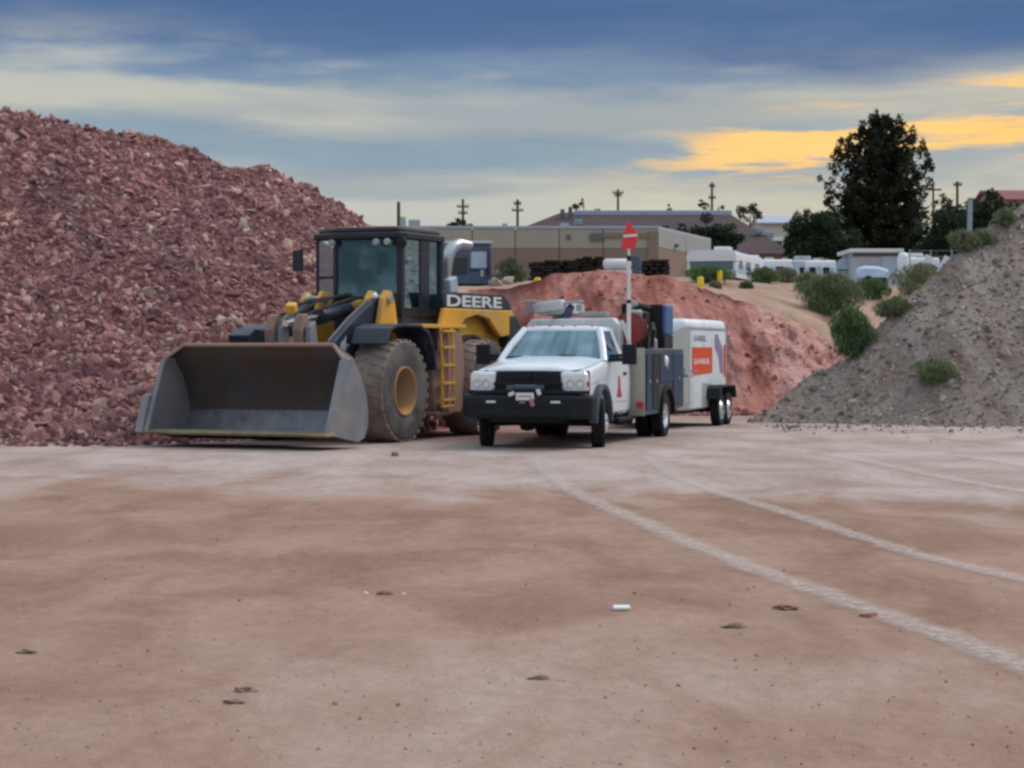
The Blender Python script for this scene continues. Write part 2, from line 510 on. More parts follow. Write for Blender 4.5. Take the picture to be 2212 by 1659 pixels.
# ------------------------------------------------------------------ mesh builder
class MB:
    def __init__(self):
        self.v, self.f = [], []

    def add(self, vs, fs):
        b = len(self.v)
        self.v += [tuple(x) for x in vs]
        self.f += [tuple(b + i for i in f) for f in fs]
        return self

    def box(self, x0, x1, y0, y1, z0, z1):
        vs = [(x, y, z) for z in (z0, z1) for x, y in ((x0, y0), (x1, y0), (x1, y1), (x0, y1))]
        return self.add(vs, [(3, 2, 1, 0), (4, 5, 6, 7), (0, 1, 5, 4), (1, 2, 6, 5), (2, 3, 7, 6), (3, 0, 4, 7)])

    def obox(self, c, s, rot=(0, 0, 0)):
        m = Euler(rot).to_matrix()
        c = Vector(c)
        vs = []
        for z in (-.5, .5):
            for x, y in ((-.5, -.5), (.5, -.5), (.5, .5), (-.5, .5)):
                vs.append(c + m @ Vector((x * s[0], y * s[1], z * s[2])))
        return self.add(vs, [(3, 2, 1, 0), (4, 5, 6, 7), (0, 1, 5, 4), (1, 2, 6, 5), (2, 3, 7, 6), (3, 0, 4, 7)])

    def prism(self, poly, axis, a0, a1):
        """2-D outline pushed along an axis; y: poly is (x, z), x: poly is (y, z), z: poly is (x, y)"""
        def p3(p, a):
            return {'y': (p[0], a, p[1]), 'x': (a, p[0], p[1]), 'z': (p[0], p[1], a)}[axis]
        n = len(poly)
        ar = sum(poly[i][0] * poly[(i + 1) % n][1] - poly[(i + 1) % n][0] * poly[i][1] for i in range(n))
        pl = list(poly) if ar > 0 else list(poly)[::-1]
        if axis == 'y':
            a0, a1 = max(a0, a1), min(a0, a1)
        else:
            a0, a1 = min(a0, a1), max(a0, a1)
        vs = [p3(p, a0) for p in pl] + [p3(p, a1) for p in pl]
        fs = [tuple(range(n - 1, -1, -1)), tuple(range(n, 2 * n))]
        fs += [(i, (i + 1) % n, n + (i + 1) % n, n + i) for i in range(n)]
        return self.add(vs, fs)

    def tube(self, pts, r, n=10, cap=True):
        pts = [Vector(p) for p in pts]
        rs = r if isinstance(r, (list, tuple)) else [r] * len(pts)
        vs, fs = [], []
        prev = None
        for i, p in enumerate(pts):
            d = (pts[min(i + 1, len(pts) - 1)] - pts[max(i - 1, 0)]).normalized()
            if prev is None:
                a = d.orthogonal().normalized()
            else:
                a = (prev - d * prev.dot(d)).normalized()
            prev = a
            b = d.cross(a)
            for k in range(n):
                t = 2 * math.pi * k / n
                vs.append(p + (a * math.cos(t) + b * math.sin(t)) * rs[i])
        for i in range(len(pts) - 1):
            for k in range(n):
                k2 = (k + 1) % n
                fs.append((i * n + k, i * n + k2, (i + 1) * n + k2, (i + 1) * n + k))
        if cap:
            fs.append(tuple(range(n - 1, -1, -1)))
            fs.append(tuple((len(pts) - 1) * n + k for k in range(n)))
        return self.add(vs, fs)

    def lathe(self, prof, c, axis='y', n=32, closed=False):
        """profile of (radius, offset along axis)"""
        vs, fs = [], []
        for r, h in prof:
            for k in range(n):
                t = 2 * math.pi * k / n
                a, b = r * math.cos(t), r * math.sin(t)
                q = {'y': (a, h, b), 'x': (h, a, b), 'z': (a, b, h)}[axis]
                vs.append((c[0] + q[0], c[1] + q[1], c[2] + q[2]))
        m = len(prof)
        for i in range(m if closed else m - 1):
            j = (i + 1) % m
            for k in range(n):
                k2 = (k + 1) % n
                fs.append((i * n + k, j * n + k, j * n + k2, i * n + k2))
        return self.add(vs, fs)

    def loft(self, rings, cap=True, closed=True):
        n = len(rings[0])
        vs = [p for r in rings for p in r]
        fs = []
        for i in range(len(rings) - 1):
            for k in range(n if closed else n - 1):
                k2 = (k + 1) % n
                fs.append((i * n + k, i * n + k2, (i + 1) * n + k2, (i + 1) * n + k))
        if cap:
            fs.append(tuple(range(n - 1, -1, -1)))
            fs.append(tuple((len(rings) - 1) * n + k for k in range(n)))
        return self.add(vs, fs)

    def mesh(self, name, smooth=None):
        me = bpy.data.meshes.new(name)
        me.from_pydata(self.v, [], self.f)
        me.validate()
        if smooth:
            me.polygons.foreach_set('use_smooth', [True] * len(me.polygons))
            me.set_sharp_from_angle(angle=R(smooth))
        me.update()
        return me

    def build(self, name, mat, parent=None, smooth=None, bevel=0, fix=False):
        me = self.mesh(name, smooth)
        if fix:
            import bmesh
            bm = bmesh.new()
            bm.from_mesh(me)
            bmesh.ops.recalc_face_normals(bm, faces=bm.faces)
            bm.to_mesh(me)
            bm.free()
        me.materials.append(MATS[mat])
        o = bpy.data.objects.new(name, me)
        col.objects.link(o)
        o.parent = parent
        if bevel:
            b = o.modifiers.new('bevel', 'BEVEL')
            b.width = bevel
            b.segments = 2
            b.limit_method = 'ANGLE'
            b.angle_limit = R(40)
        return o


def npmesh(name, verts, faces, mat, parent=None, smooth=False):
    """fast mesh from numpy: faces all of one size"""
    me = bpy.data.meshes.new(name)
    nv, (nf, k) = len(verts), faces.shape
    me.vertices.add(nv)
    me.vertices.foreach_set('co', np.asarray(verts, np.float32).ravel())
    me.loops.add(nf * k)
    me.loops.foreach_set('vertex_index', faces.astype(np.int32).ravel())
    me.polygons.add(nf)
    me.polygons.foreach_set('loop_start', np.arange(0, nf * k, k, dtype=np.int32))
    me.polygons.foreach_set('use_smooth', np.full(nf, smooth))
    me.update(calc_edges=True)
    me.validate()
    me.materials.append(MATS[mat])
    o = bpy.data.objects.new(name, me)
    col.objects.link(o)
    o.parent = parent
    return o


def tag(o, label=None, cat=None, group=None, kind=None):
    if label:
        o['label'] = label
    if cat:
        o['category'] = cat
    if group:
        o['group'] = group
    if kind:
        o['kind'] = kind
    return o


def empty(name, loc=(0, 0, 0), rz=0.0, parent=None):
    o = bpy.data.objects.new(name, None)
    o.empty_display_size = .3
    col.objects.link(o)
    o.location = loc
    o.rotation_euler = (0, 0, rz)
    o.parent = parent
    return o


def copy_tree(o, parent=None):
    c = o.copy()
    col.objects.link(c)
    c.parent = parent
    for ch in list(o.children):
        copy_tree(ch, c)
    return c


def text(name, s, size, mat, parent, origin, xdir, ydir, bold=.0, depth=.004, width=None):
    """flat lettering; origin is its lower left corner"""
    cu = bpy.data.curves.new(name, 'FONT')
    cu.body = s
    cu.size = size
    cu.offset = bold
    cu.extrude = depth
    t = bpy.data.objects.new(name, cu)
    col.objects.link(t)
    bpy.context.view_layer.update()
    me = bpy.data.meshes.new_from_object(t.evaluated_get(bpy.context.evaluated_depsgraph_get()))
    bpy.data.objects.remove(t)
    bpy.data.curves.remove(cu)
    co = np.empty(len(me.vertices) * 3, np.float32)
    me.vertices.foreach_get('co', co)
    co = co.reshape(-1, 3)
    co[:, 0] -= co[:, 0].min()
    co[:, 1] -= co[:, 1].min()
    if width:
        co[:, 0] *= width / co[:, 0].max()
    xd, yd = Vector(xdir).normalized(), Vector(ydir).normalized()
    zd = xd.cross(yd)
    M = np.array([xd, yd, zd])
    w = co @ M + np.array(origin)
    me.vertices.foreach_set('co', w.astype(np.float32).ravel())
    me.update()
    me.name = name
    me.materials.clear()
    me.materials.append(MATS[mat])
    o = bpy.data.objects.new(name, me)
    col.objects.link(o)
    o.parent = parent
    return o


# ------------------------------------------------------------------ noise for terrain
def _h(ix, iy, s):
    n = (ix * 374761393 + iy * 668265263 + s * 982451653) & 0x7fffffff
    n = ((n ^ (n >> 13)) * 1274126177) & 0x7fffffff
    return ((n ^ (n >> 16)) & 0xffff) / 65535.0


def vnoise(x, y, s=0):
    x, y = np.asarray(x, float), np.asarray(y, float)
    ix, iy = np.floor(x).astype(np.int64), np.floor(y).astype(np.int64)
    fx, fy = x - ix, y - iy
    fx, fy = fx * fx * (3 - 2 * fx), fy * fy * (3 - 2 * fy)
    a, b = _h(ix, iy, s), _h(ix + 1, iy, s)
    c, d = _h(ix, iy + 1, s), _h(ix + 1, iy + 1, s)
    return (a + (b - a) * fx) * (1 - fy) + (c + (d - c) * fx) * fy - .5


def fbm(x, y, o=4, s=0):
    t, a = 0, 1.0
    for i in range(o):
        t = t + a * vnoise(x * 2 ** i, y * 2 ** i, s + i)
        a *= .5
    return t


def sstep(v, a, b):
    t = np.clip((v - a) / (b - a), 0, 1)
    return t * t * (3 - 2 * t)


# ------------------------------------------------------------------ ground
CREST_U = np.array([-3000, 1040, 1095, 1150, 1210, 1290, 1350, 1450, 1520, 1600, 1680, 1740, 1790, 1815, 1900, 4000.])
CREST_Y = np.array([628, 628, 622, 606, 592, 584, 588, 600, 622, 648, 678, 708, 738, 762, 800, 800.])
DC = 58.0


def crest_z(u):
    return CAMZ + (HZ - np.interp(u, CREST_U, CREST_Y)) / F * DC


def ground_z(X, D):
    X, D = np.asarray(X, float), np.asarray(D, float)
    u = CX + F * X / np.maximum(D, 1)
    ze = np.clip(crest_z(u), .9, 4) - .22
    rise = ze * sstep(D, 58.4, DC + 3.0)
    k = np.clip((D - DC - 3.0) / 50, 0, 1)
    top = ze + (4.9 - ze) * (1 - (1 - k) ** 1.6)
    z = np.where(D < DC + 3.0, rise, top)
    z = z + np.clip((D - 110) * .016, 0, 2.6)
    rough = .010 * fbm(X * .9, D * .9, 4, 3) + .012 * fbm(X * .25, D * .25, 2, 9)
    rough = rough + sstep(D, 56, 62) * .28 * fbm(X * .35, D * .35, 4, 21)
    return z + rough


def gz(X, D):
    return float(ground_z(np.array([X]), np.array([D]))[0])


def build_ground():
    ys = np.concatenate([np.arange(-40, 6, 2.0), np.arange(6, 30, .16), np.arange(30, 56, .25), np.arange(56, 80, .5),
                         np.arange(80, 140, 2), np.arange(140, 300, 8), np.arange(300, 1500, 80)])
    s = np.linspace(-1, 1, 301)
    s = np.sign(s) * (np.abs(s) * .33 + np.abs(s) ** 4 * 1.2)
    Yg, S = np.meshgrid(ys, s, indexing='ij')
    Xg = S * np.maximum(Yg, 40)
    Z = ground_z(Xg, Yg)
    v = np.stack([Xg, Yg, Z], -1).reshape(-1, 3)
    nr, nc = Xg.shape
    i = np.arange(nr * nc).reshape(nr, nc)
    f = np.stack([i[:-1, :-1], i[:-1, 1:], i[1:, 1:], i[1:, :-1]], -1).reshape(-1, 4)
    o = npmesh('ground', v, f, 'lot_dirt', smooth=True)
    return tag(o, kind='structure')


ground = build_ground()


def track(pix, width, name='tyre_track'):
    """pale dust stripe left by tyres, lying on the lot"""
    pts = []
    for px, py in pix:
        D = CAMZ * F / (py - HZ)
        pts.append(((px - CX) / F * D, D))
    pts = np.array(pts)
    # Catmull-Rom through the points
    q = np.vstack([2 * pts[0] - pts[1], pts, 2 * pts[-1] - pts[-2]])
    out = []
    for i in range(1, len(q) - 2):
        for t in np.linspace(0, 1, 24, endpoint=False):
            a, b, c, d = q[i - 1:i + 3]
            out.append(.5 * (2 * b + (c - a) * t + (2 * a - 5 * b + 4 * c - d) * t * t + (3 * b - a - 3 * c + d) * t ** 3))
    out.append(pts[-1])
    c = np.array(out)
    d = np.gradient(c, axis=0)
    d /= np.linalg.norm(d, axis=1)[:, None]
    nrm = np.stack([-d[:, 1], d[:, 0]], 1)
    cols = np.linspace(-.5, .5, 5)
    V = np.stack([c + nrm * (w * width) for w in cols], 1)
    Z = ground_z(V[..., 0], V[..., 1]) + .010
    v = np.concatenate([V, Z[..., None]], -1).reshape(-1, 3)
    n, m = len(c), 5
    i = np.arange(n * m).reshape(n, m)
    f = np.stack([i[:-1, :-1], i[:-1, 1:], i[1:, 1:], i[1:, :-1]], -1).reshape(-1, 4)
    o = npmesh(name, v, f, 'track_dust', parent=ground, smooth=True)
    uv = o.data.uv_layers.new(name='UVMap')
    uu = np.stack(np.broadcast_arrays((cols + .5)[None, :], np.linspace(0, 1, n)[:, None]), -1).reshape(-1, 2)
    uv.data.foreach_set('uv', uu[f.ravel()].astype(np.float32).ravel())
    return tag(o, kind='structure')


track([(1150, 990), (1180, 1020), (1240, 1062), (1350, 1115), (1550, 1200), (1900, 1330), (2212, 1440), (2500, 1540)], .40)
track([(1395, 985), (1440, 1018), (1500, 1047), (1700, 1110), (1950, 1190), (2212, 1255), (2500, 1330)], .36)
track([(1770, 980), (1900, 1003), (2050, 1035), (2212, 1062), (2400, 1095)], .45)
track([(2060, 985), (2150, 997), (2260, 1015), (2400, 1040)], .45)


# ------------------------------------------------------------------ rocks
ICO = None


def ico():
    t = (1 + 5 ** .5) / 2
    v = np.array([(-1, t, 0), (1, t, 0), (-1, -t, 0), (1, -t, 0), (0, -1, t), (0, 1, t), (0, -1, -t), (0, 1, -t),
                  (t, 0, -1), (t, 0, 1), (-t, 0, -1), (-t, 0, 1)], float)
    v /= np.linalg.norm(v[0])
    f = np.array([(0, 11, 5), (0, 5, 1), (0, 1, 7), (0, 7, 10), (0, 10, 11), (1, 5, 9), (5, 11, 4), (11, 10, 2), (10, 7, 6),
                  (7, 1, 8), (3, 9, 4), (3, 4, 2), (3, 2, 6), (3, 6, 8), (3, 8, 9), (4, 9, 5), (2, 4, 11), (6, 2, 10), (8, 6, 7), (9, 8, 1)])
    return v, f


IV, IF = ico()


def rot_mats(n):
    q = RNG.normal(size=(n, 4))
    q /= np.linalg.norm(q, axis=1)[:, None]
    w, x, y, z = q.T
    return np.stack([np.stack([1 - 2 * (y * y + z * z), 2 * (x * y - z * w), 2 * (x * z + y * w)], -1),
                     np.stack([2 * (x * y + z * w), 1 - 2 * (x * x + z * z), 2 * (y * z - x * w)], -1),
                     np.stack([2 * (x * z - y * w), 2 * (y * z + x * w), 1 - 2 * (x * x + y * y)], -1)], 1)


def rock_mass(name, pos, rad, mat, parent, flat=(.30, .75)):
    n = len(pos)
    sh = IV[None] * (1 + RNG.uniform(-.42, .42, (n, 12, 1)))
    sh = sh * np.stack([RNG.uniform(.85, 1.35, n), RNG.uniform(.7, 1.1, n), RNG.uniform(*flat, n)], -1)[:, None, :]
    sh = np.einsum('nij,nkj->nki', rot_mats(n), sh) * rad[:, None, None] + pos[:, None, :]
    f = (IF[None] + (np.arange(n) * 12)[:, None, None]).reshape(-1, 3)
    o = npmesh(name, sh.reshape(-1, 3), f, mat, parent)
    return tag(o, kind='stuff')


def rock_shapes(base, k, mat):
    out = []
    for i in range(k):
        v = IV * (1 + RNG.uniform(-.4, .4, (12, 1))) * np.array([RNG.uniform(.9, 1.4), RNG.uniform(.7, 1.1), RNG.uniform(.35, .75)])
        me = bpy.data.meshes.new(base)
        me.from_pydata([tuple(x) for x in v], [], [tuple(int(j) for j in q) for q in IF])
        me.update()
        me.materials.append(MATS[mat])
        out.append(me)
    return out


def rocks_as_parts(name, pos, rad, shapes, parent):
    for i in range(len(pos)):
        o = bpy.data.objects.new(name, shapes[i % len(shapes)])
        col.objects.link(o)
        o.parent = parent
        o.location = pos[i]
        o.scale = (rad[i],) * 3
        o.rotation_euler = tuple(RNG.uniform(0, 6.28, 3))


def ridge_field(ridge, slope, xs=1.0):
    rd = np.array([tuple(p) for p in ridge])

    def h(X, Y):
        best = np.full(np.shape(X), -99.0)
        for a, b in zip(rd[:-1], rd[1:]):
            d = b[:2] - a[:2]
            t = np.clip(((X - a[0]) * d[0] + (Y - a[1]) * d[1]) / (d @ d), 0, 1)
            dist = np.hypot((X - a[0] - t * d[0]) * xs, Y - a[1] - t * d[1])
            best = np.maximum(best, a[2] + (b[2] - a[2]) * t - slope * np.maximum(dist - .0, 0))
        return best
    return h


def mound_mesh(name, hf, x0, x1, y0, y1, step, mat):
    xs, ys = np.arange(x0, x1, step), np.arange(y0, y1, step)
    Yg, Xg = np.meshgrid(ys, xs, indexing='ij')
    Z = hf(Xg, Yg)
    g = ground_z(Xg, Yg)
    keep = Z > g - .15
    Z = np.maximum(Z, g - .2)
    v = np.stack([Xg, Yg, Z], -1).reshape(-1, 3)
    nr, nc = Xg.shape
    i = np.arange(nr * nc).reshape(nr, nc)
    k = keep[:-1, :-1] | keep[1:, :-1] | keep[:-1, 1:] | keep[1:, 1:]
    f = np.stack([i[:-1, :-1], i[:-1, 1:], i[1:, 1:], i[1:, :-1]], -1)[k]
    used = np.unique(f)
    mp = np.zeros(len(v), int)
    mp[used] = np.arange(len(used))
    return npmesh(name, v[used], mp[f], mat, smooth=True)


# ---- the big pile of red landscaping rock
RIDGE = [(-30, 45.0, 8.0), (-18, 45.5, 7.3)] + [tuple(P(px, py, d)) for px, py, d in (
    (0, 230, 46), (130, 238, 46.2), (240, 256, 46.5), (330, 272, 46.8), (410, 286, 47), (480, 326, 47.3), (590, 352, 48),
    (650, 378, 48.5), (700, 412, 49), (790, 488, 50), (850, 580, 50.5), (900, 690, 51), (935, 790, 51.3))]
pile0 = ridge_field(RIDGE, .70)


def pile_h(X, Y):
    z = pile0(X, Y)
    z = z - .08 - .12 * sstep(X, -8, -4) + .45 * fbm(X * .45 + 3, Y * .45, 3, 41) + .12 * fbm(X * 2, Y * 2, 2, 44)
    z = z - 1.5 * sstep(X / np.maximum(Y, 1), -.056, -.030)
    return np.where(z < .5, .5 - (.5 - z) * .55, z)


pile = mound_mesh('rock_pile', pile_h, -34, 2, 33, 60, .25, 'pile_fines')
tag(pile, 'huge sloping pile of broken red rock rising behind the loader', 'rock pile')


def scatter(hf, n, x0, x1, y0, y1, minz=.02):
    X, Y = RNG.uniform(x0, x1, n), RNG.uniform(y0, y1, n)
    Z = hf(X, Y)
    e = .15
    gx = (hf(X + e, Y) - hf(X - e, Y)) / (2 * e)
    gy = (hf(X, Y + e) - hf(X, Y - e)) / (2 * e)
    u = CX + F * X / Y
    facing = (-gy * -1 + 0) * Y + (CAMZ - Z) * 1 + gx * X      # (normal . to-camera), normal = (-gx,-gy,1)
    facing = gx * X + gy * Y + (CAMZ - Z)
    k = (Z > ground_z(X, Y) + minz) & (facing > -2.0) & (u > -420) & (u < 2640)
    return np.stack([X, Y, Z], -1)[k]


pp = scatter(pile_h, 90000, -17, 1.5, 33.5, 53, .03)
rr = np.clip(RNG.lognormal(math.log(.045), .52, len(pp)), .020, .15)
rr = np.clip(rr * np.interp(pp[:, 2], [0, 1.5, 5], [1.3, 1.05, .92]), .020, .17)      # coarse rock rolls to the foot
# apparent size decides which rocks are built singly
vis = rr / pp[:, 1]
u = CX + F * pp[:, 0] / pp[:, 1]
vis = np.where((u > 0) & (u < 700), vis, 0)
o_ = np.argsort(-vis)
big, rest = o_[:300], o_[300:]
rocks_as_parts('rock', pp[big], rr[big], rock_shapes('rock', 14, 'red_rock'), pile)
lm = rock_mass('loose_rock', pp[rest], rr[rest], 'red_rock', pile)
# stray rocks along the toe of the pile
n = 500
tX = RNG.uniform(-13, -4.5, n)
tY = 34.2 + RNG.exponential(1.1, n) + np.interp(tX, [-13, -6.5, -4.5], [0.3, 0.6, 3.0])
k = pile_h(tX, tY) < .25
tX, tY = tX[k], tY[k]
tr = np.clip(RNG.lognormal(math.log(.04), .4, len(tX)), .02, .11)
rock_mass('fallen_rock', np.stack([tX, tY, ground_z(tX, tY) + tr * .4], -1), tr, 'red_rock', pile)

# ---- the red earth bank behind the trailer
def build_bank():
    us = np.linspace(1010, 1880, 360)
    ts = np.linspace(0, 1, 90)
    V = []
    for t in ts:
        for uu in us:
            ze = float(np.clip(crest_z(uu), .3, 5))
            fade = sstep(np.array(uu), 1010, 1060) * (1 - .0 * uu)
            base = 53.2 - 1.2 * math.sin((uu - 1010) / 870 * 3.1) + .9 * float(fbm(np.array(uu * .012), np.array(2.), 3, 5))
            if t < .8:
                k = t / .8
                D = base + (DC - base) * k ** 1.05
                z = ze * (k ** .92) * 1.0 - .12 * (1 - k)
            else:
                k = (t - .8) / .2
                D = DC + 3.2 * k
                z = ze - .55 * k
            X = (uu - CX) / F * D
            V.append((X, D, z, min(1, t / .8), 1 if t < .8 else 1 - (t - .8) / .2))
    V = np.array(V)
    X, D, z, k, b = V.T
    gul = fbm(X * 1.1, D * .25, 4, 61)
    amp = np.sin(np.clip(k, 0, 1) * math.pi) ** .7
    D = D + amp * (1.9 * gul + .9 * fbm(X * .4, z * .8, 3, 66)) + amp * 1.1 * np.sin(np.clip((X - 4.6) / 2.6, 0, 1) * math.pi)
    D = D + amp * (.18 * fbm(X * 2.6, z * 2.6, 4, 91) + .10 * np.abs(fbm(X * 5, z * 2.2, 2, 97)))
    z = z + .12 * fbm(X * 1.9, D * 1.6, 4, 71) * sstep(k, .1, .6) * b
    nr, nc = len(ts), len(us)
    i = np.arange(nr * nc).reshape(nr, nc)
    f = np.stack([i[:-1, :-1], i[:-1, 1:], i[1:, 1:], i[1:, :-1]], -1).reshape(-1, 4)
    o = npmesh('dirt_bank', np.stack([X, D, z], -1), f, 'bank_red', smooth=True)
    tag(o, 'eroded bank of red earth behind the white cargo trailer', 'dirt bank')
    return o, np.stack([X, D, z], -1), k


bank, bv, bk_ = build_bank()
sel = RNG.choice(np.nonzero((bk_ > .02) & (bk_ < .98) & (bv[:, 0] > .3))[0], 1400, replace=False)
cr_ = np.clip(RNG.lognormal(math.log(.026), .55, len(sel)), .012, .13)
rock_mass('loose_clod', bv[sel] + RNG.normal(0, .05, (len(sel), 3)) * (1, 0, 1), cr_, 'bank_clod', bank)
n = 900
bu = RNG.uniform(1060, 1800, n)
bk = RNG.uniform(0, 1, n) ** 1.6
bD = 52.0 - RNG.uniform(0, .9, n)
br = np.clip(RNG.lognormal(math.log(.035), .5, n), .015, .14)
bX = (bu - CX) / F * bD
rock_mass('fallen_clod', np.stack([bX, bD, ground_z(bX, bD) + br * .4], -1), br, 'red_rock', bank)

# ---- the grey gravel mound at the right
MR = [tuple(P(px, py, d)) for px, py, d in ((1640, 902, 46.5), (1700, 858, 47), (1790, 792, 48), (1850, 752, 48.3), (1900, 705, 48.5), (1985, 628, 49.3), (2060, 562, 50),
                                            (2110, 530, 50.6), (2160, 490, 51.3), (2212, 456, 52), (2360, 385, 53), (2600, 300, 55), (3000, 250, 58))]
m0 = ridge_field(MR, .62, 1.6)


def mound_h(X, Y):
    z = m0(X, Y)
    z = z - .06 + .24 * fbm(X * .7, Y * .7 + 9, 4, 81) + .45 * fbm(X * .33 + 5, Y * .25, 2, 88) + .06 * fbm(X * 3, Y * 3, 2, 85)
    return np.where(z < .35, .35 - (.35 - z) * .75, z)


mound = mound_mesh('gravel_mound', mound_h, 4.0, 30, 34, 64, .22, 'mound_gravel')
tag(mound, 'sloping mound of grey gravel and soil at the right edge', 'gravel mound')
pp = scatter(mound_h, 26000, 4.5, 16, 36, 53, -.02)
rr = np.clip(RNG.lognormal(math.log(.024), .55, len(pp)), .010, .16)
u = CX + F * pp[:, 0] / pp[:, 1]
vis = np.where((u > 1620) & (u < 2212), rr / pp[:, 1], 0)
o_ = np.argsort(-vis)
rocks_as_parts('stone', pp[o_[:90]], rr[o_[:90]], rock_shapes('stone', 8, 'grey_stone'), mound)
rock_mass('loose_stone', pp[o_[90:]], rr[o_[90:]], 'grey_stone', mound)
n = 500
tX, tY = RNG.uniform(5.3, 11.5, n), 44.5 - RNG.exponential(1.3, n)
tr = np.clip(RNG.lognormal(math.log(.018), .5, n), .008, .06)
rock_mass('fallen_stone', np.stack([tX, tY, np.maximum(ground_z(tX, tY), mound_h(tX, tY)) + tr * .4], -1), tr, 'grey_stone', mound)

# ---- small stones over the lot
n = 3500
sY = 1 / RNG.uniform(1 / 46, 1 / 7.0, n)
sX = RNG.uniform(-.27, .27, n) * sY
sr = np.clip(RNG.lognormal(math.log(.0038), .5, n), .002, .013)
o = rock_mass('pebble', np.stack([sX, sY, ground_z(sX, sY) + sr * .2], -1), sr, 'lot_pebble', None)
tag(o, 'loose pebbles scattered over the dirt lot', 'pebbles', kind='stuff')


# ------------------------------------------------------------------ wheel loader
def loader_tyre_mesh():
    r, w = .912, .34
    m = MB()
    prof = [(.40, -.29), (.46, -.315), (.62, -.335), (.74, -.34), (.82, -.33), (.865, -.30), (.882, -.22), (.888, 0), (.882, .22),
            (.865, .30), (.82, .33), (.74, .34), (.62, .335), (.46, .315), (.40, .29)]
    m.lathe(prof, (0, 0, 0), 'y', 56)
    side, m = m, MB()
    m.lathe([(.84, -.325), (.872, -.302), (.889, -.22), (.895, 0), (.889, .22), (.872, .302), (.84, .325)], (0, 0, 0), 'y', 56)
    n = 30
    for i in range(n):
        for s in (-1, 1):
            t = 2 * math.pi * (i + (0 if s > 0 else .5)) / n
            # one lug: a skewed block from shoulder to centre
            pts = []
            for rr_, yy, dt in ((.875, .04, .045), (.875, .325, -.045)):
                for q in (-.052, .052):
                    for rad in (rr_ - .02, r if yy < .3 else r - .02):
                        a = t + dt + q
                        pts.append((rad * math.cos(a), s * yy, rad * math.sin(a)))
            m.add(pts, [(0, 1, 3, 2), (4, 6, 7, 5), (0, 4, 5, 1), (2, 3, 7, 6), (1, 5, 7, 3), (0, 2, 6, 4)])
    return side, m


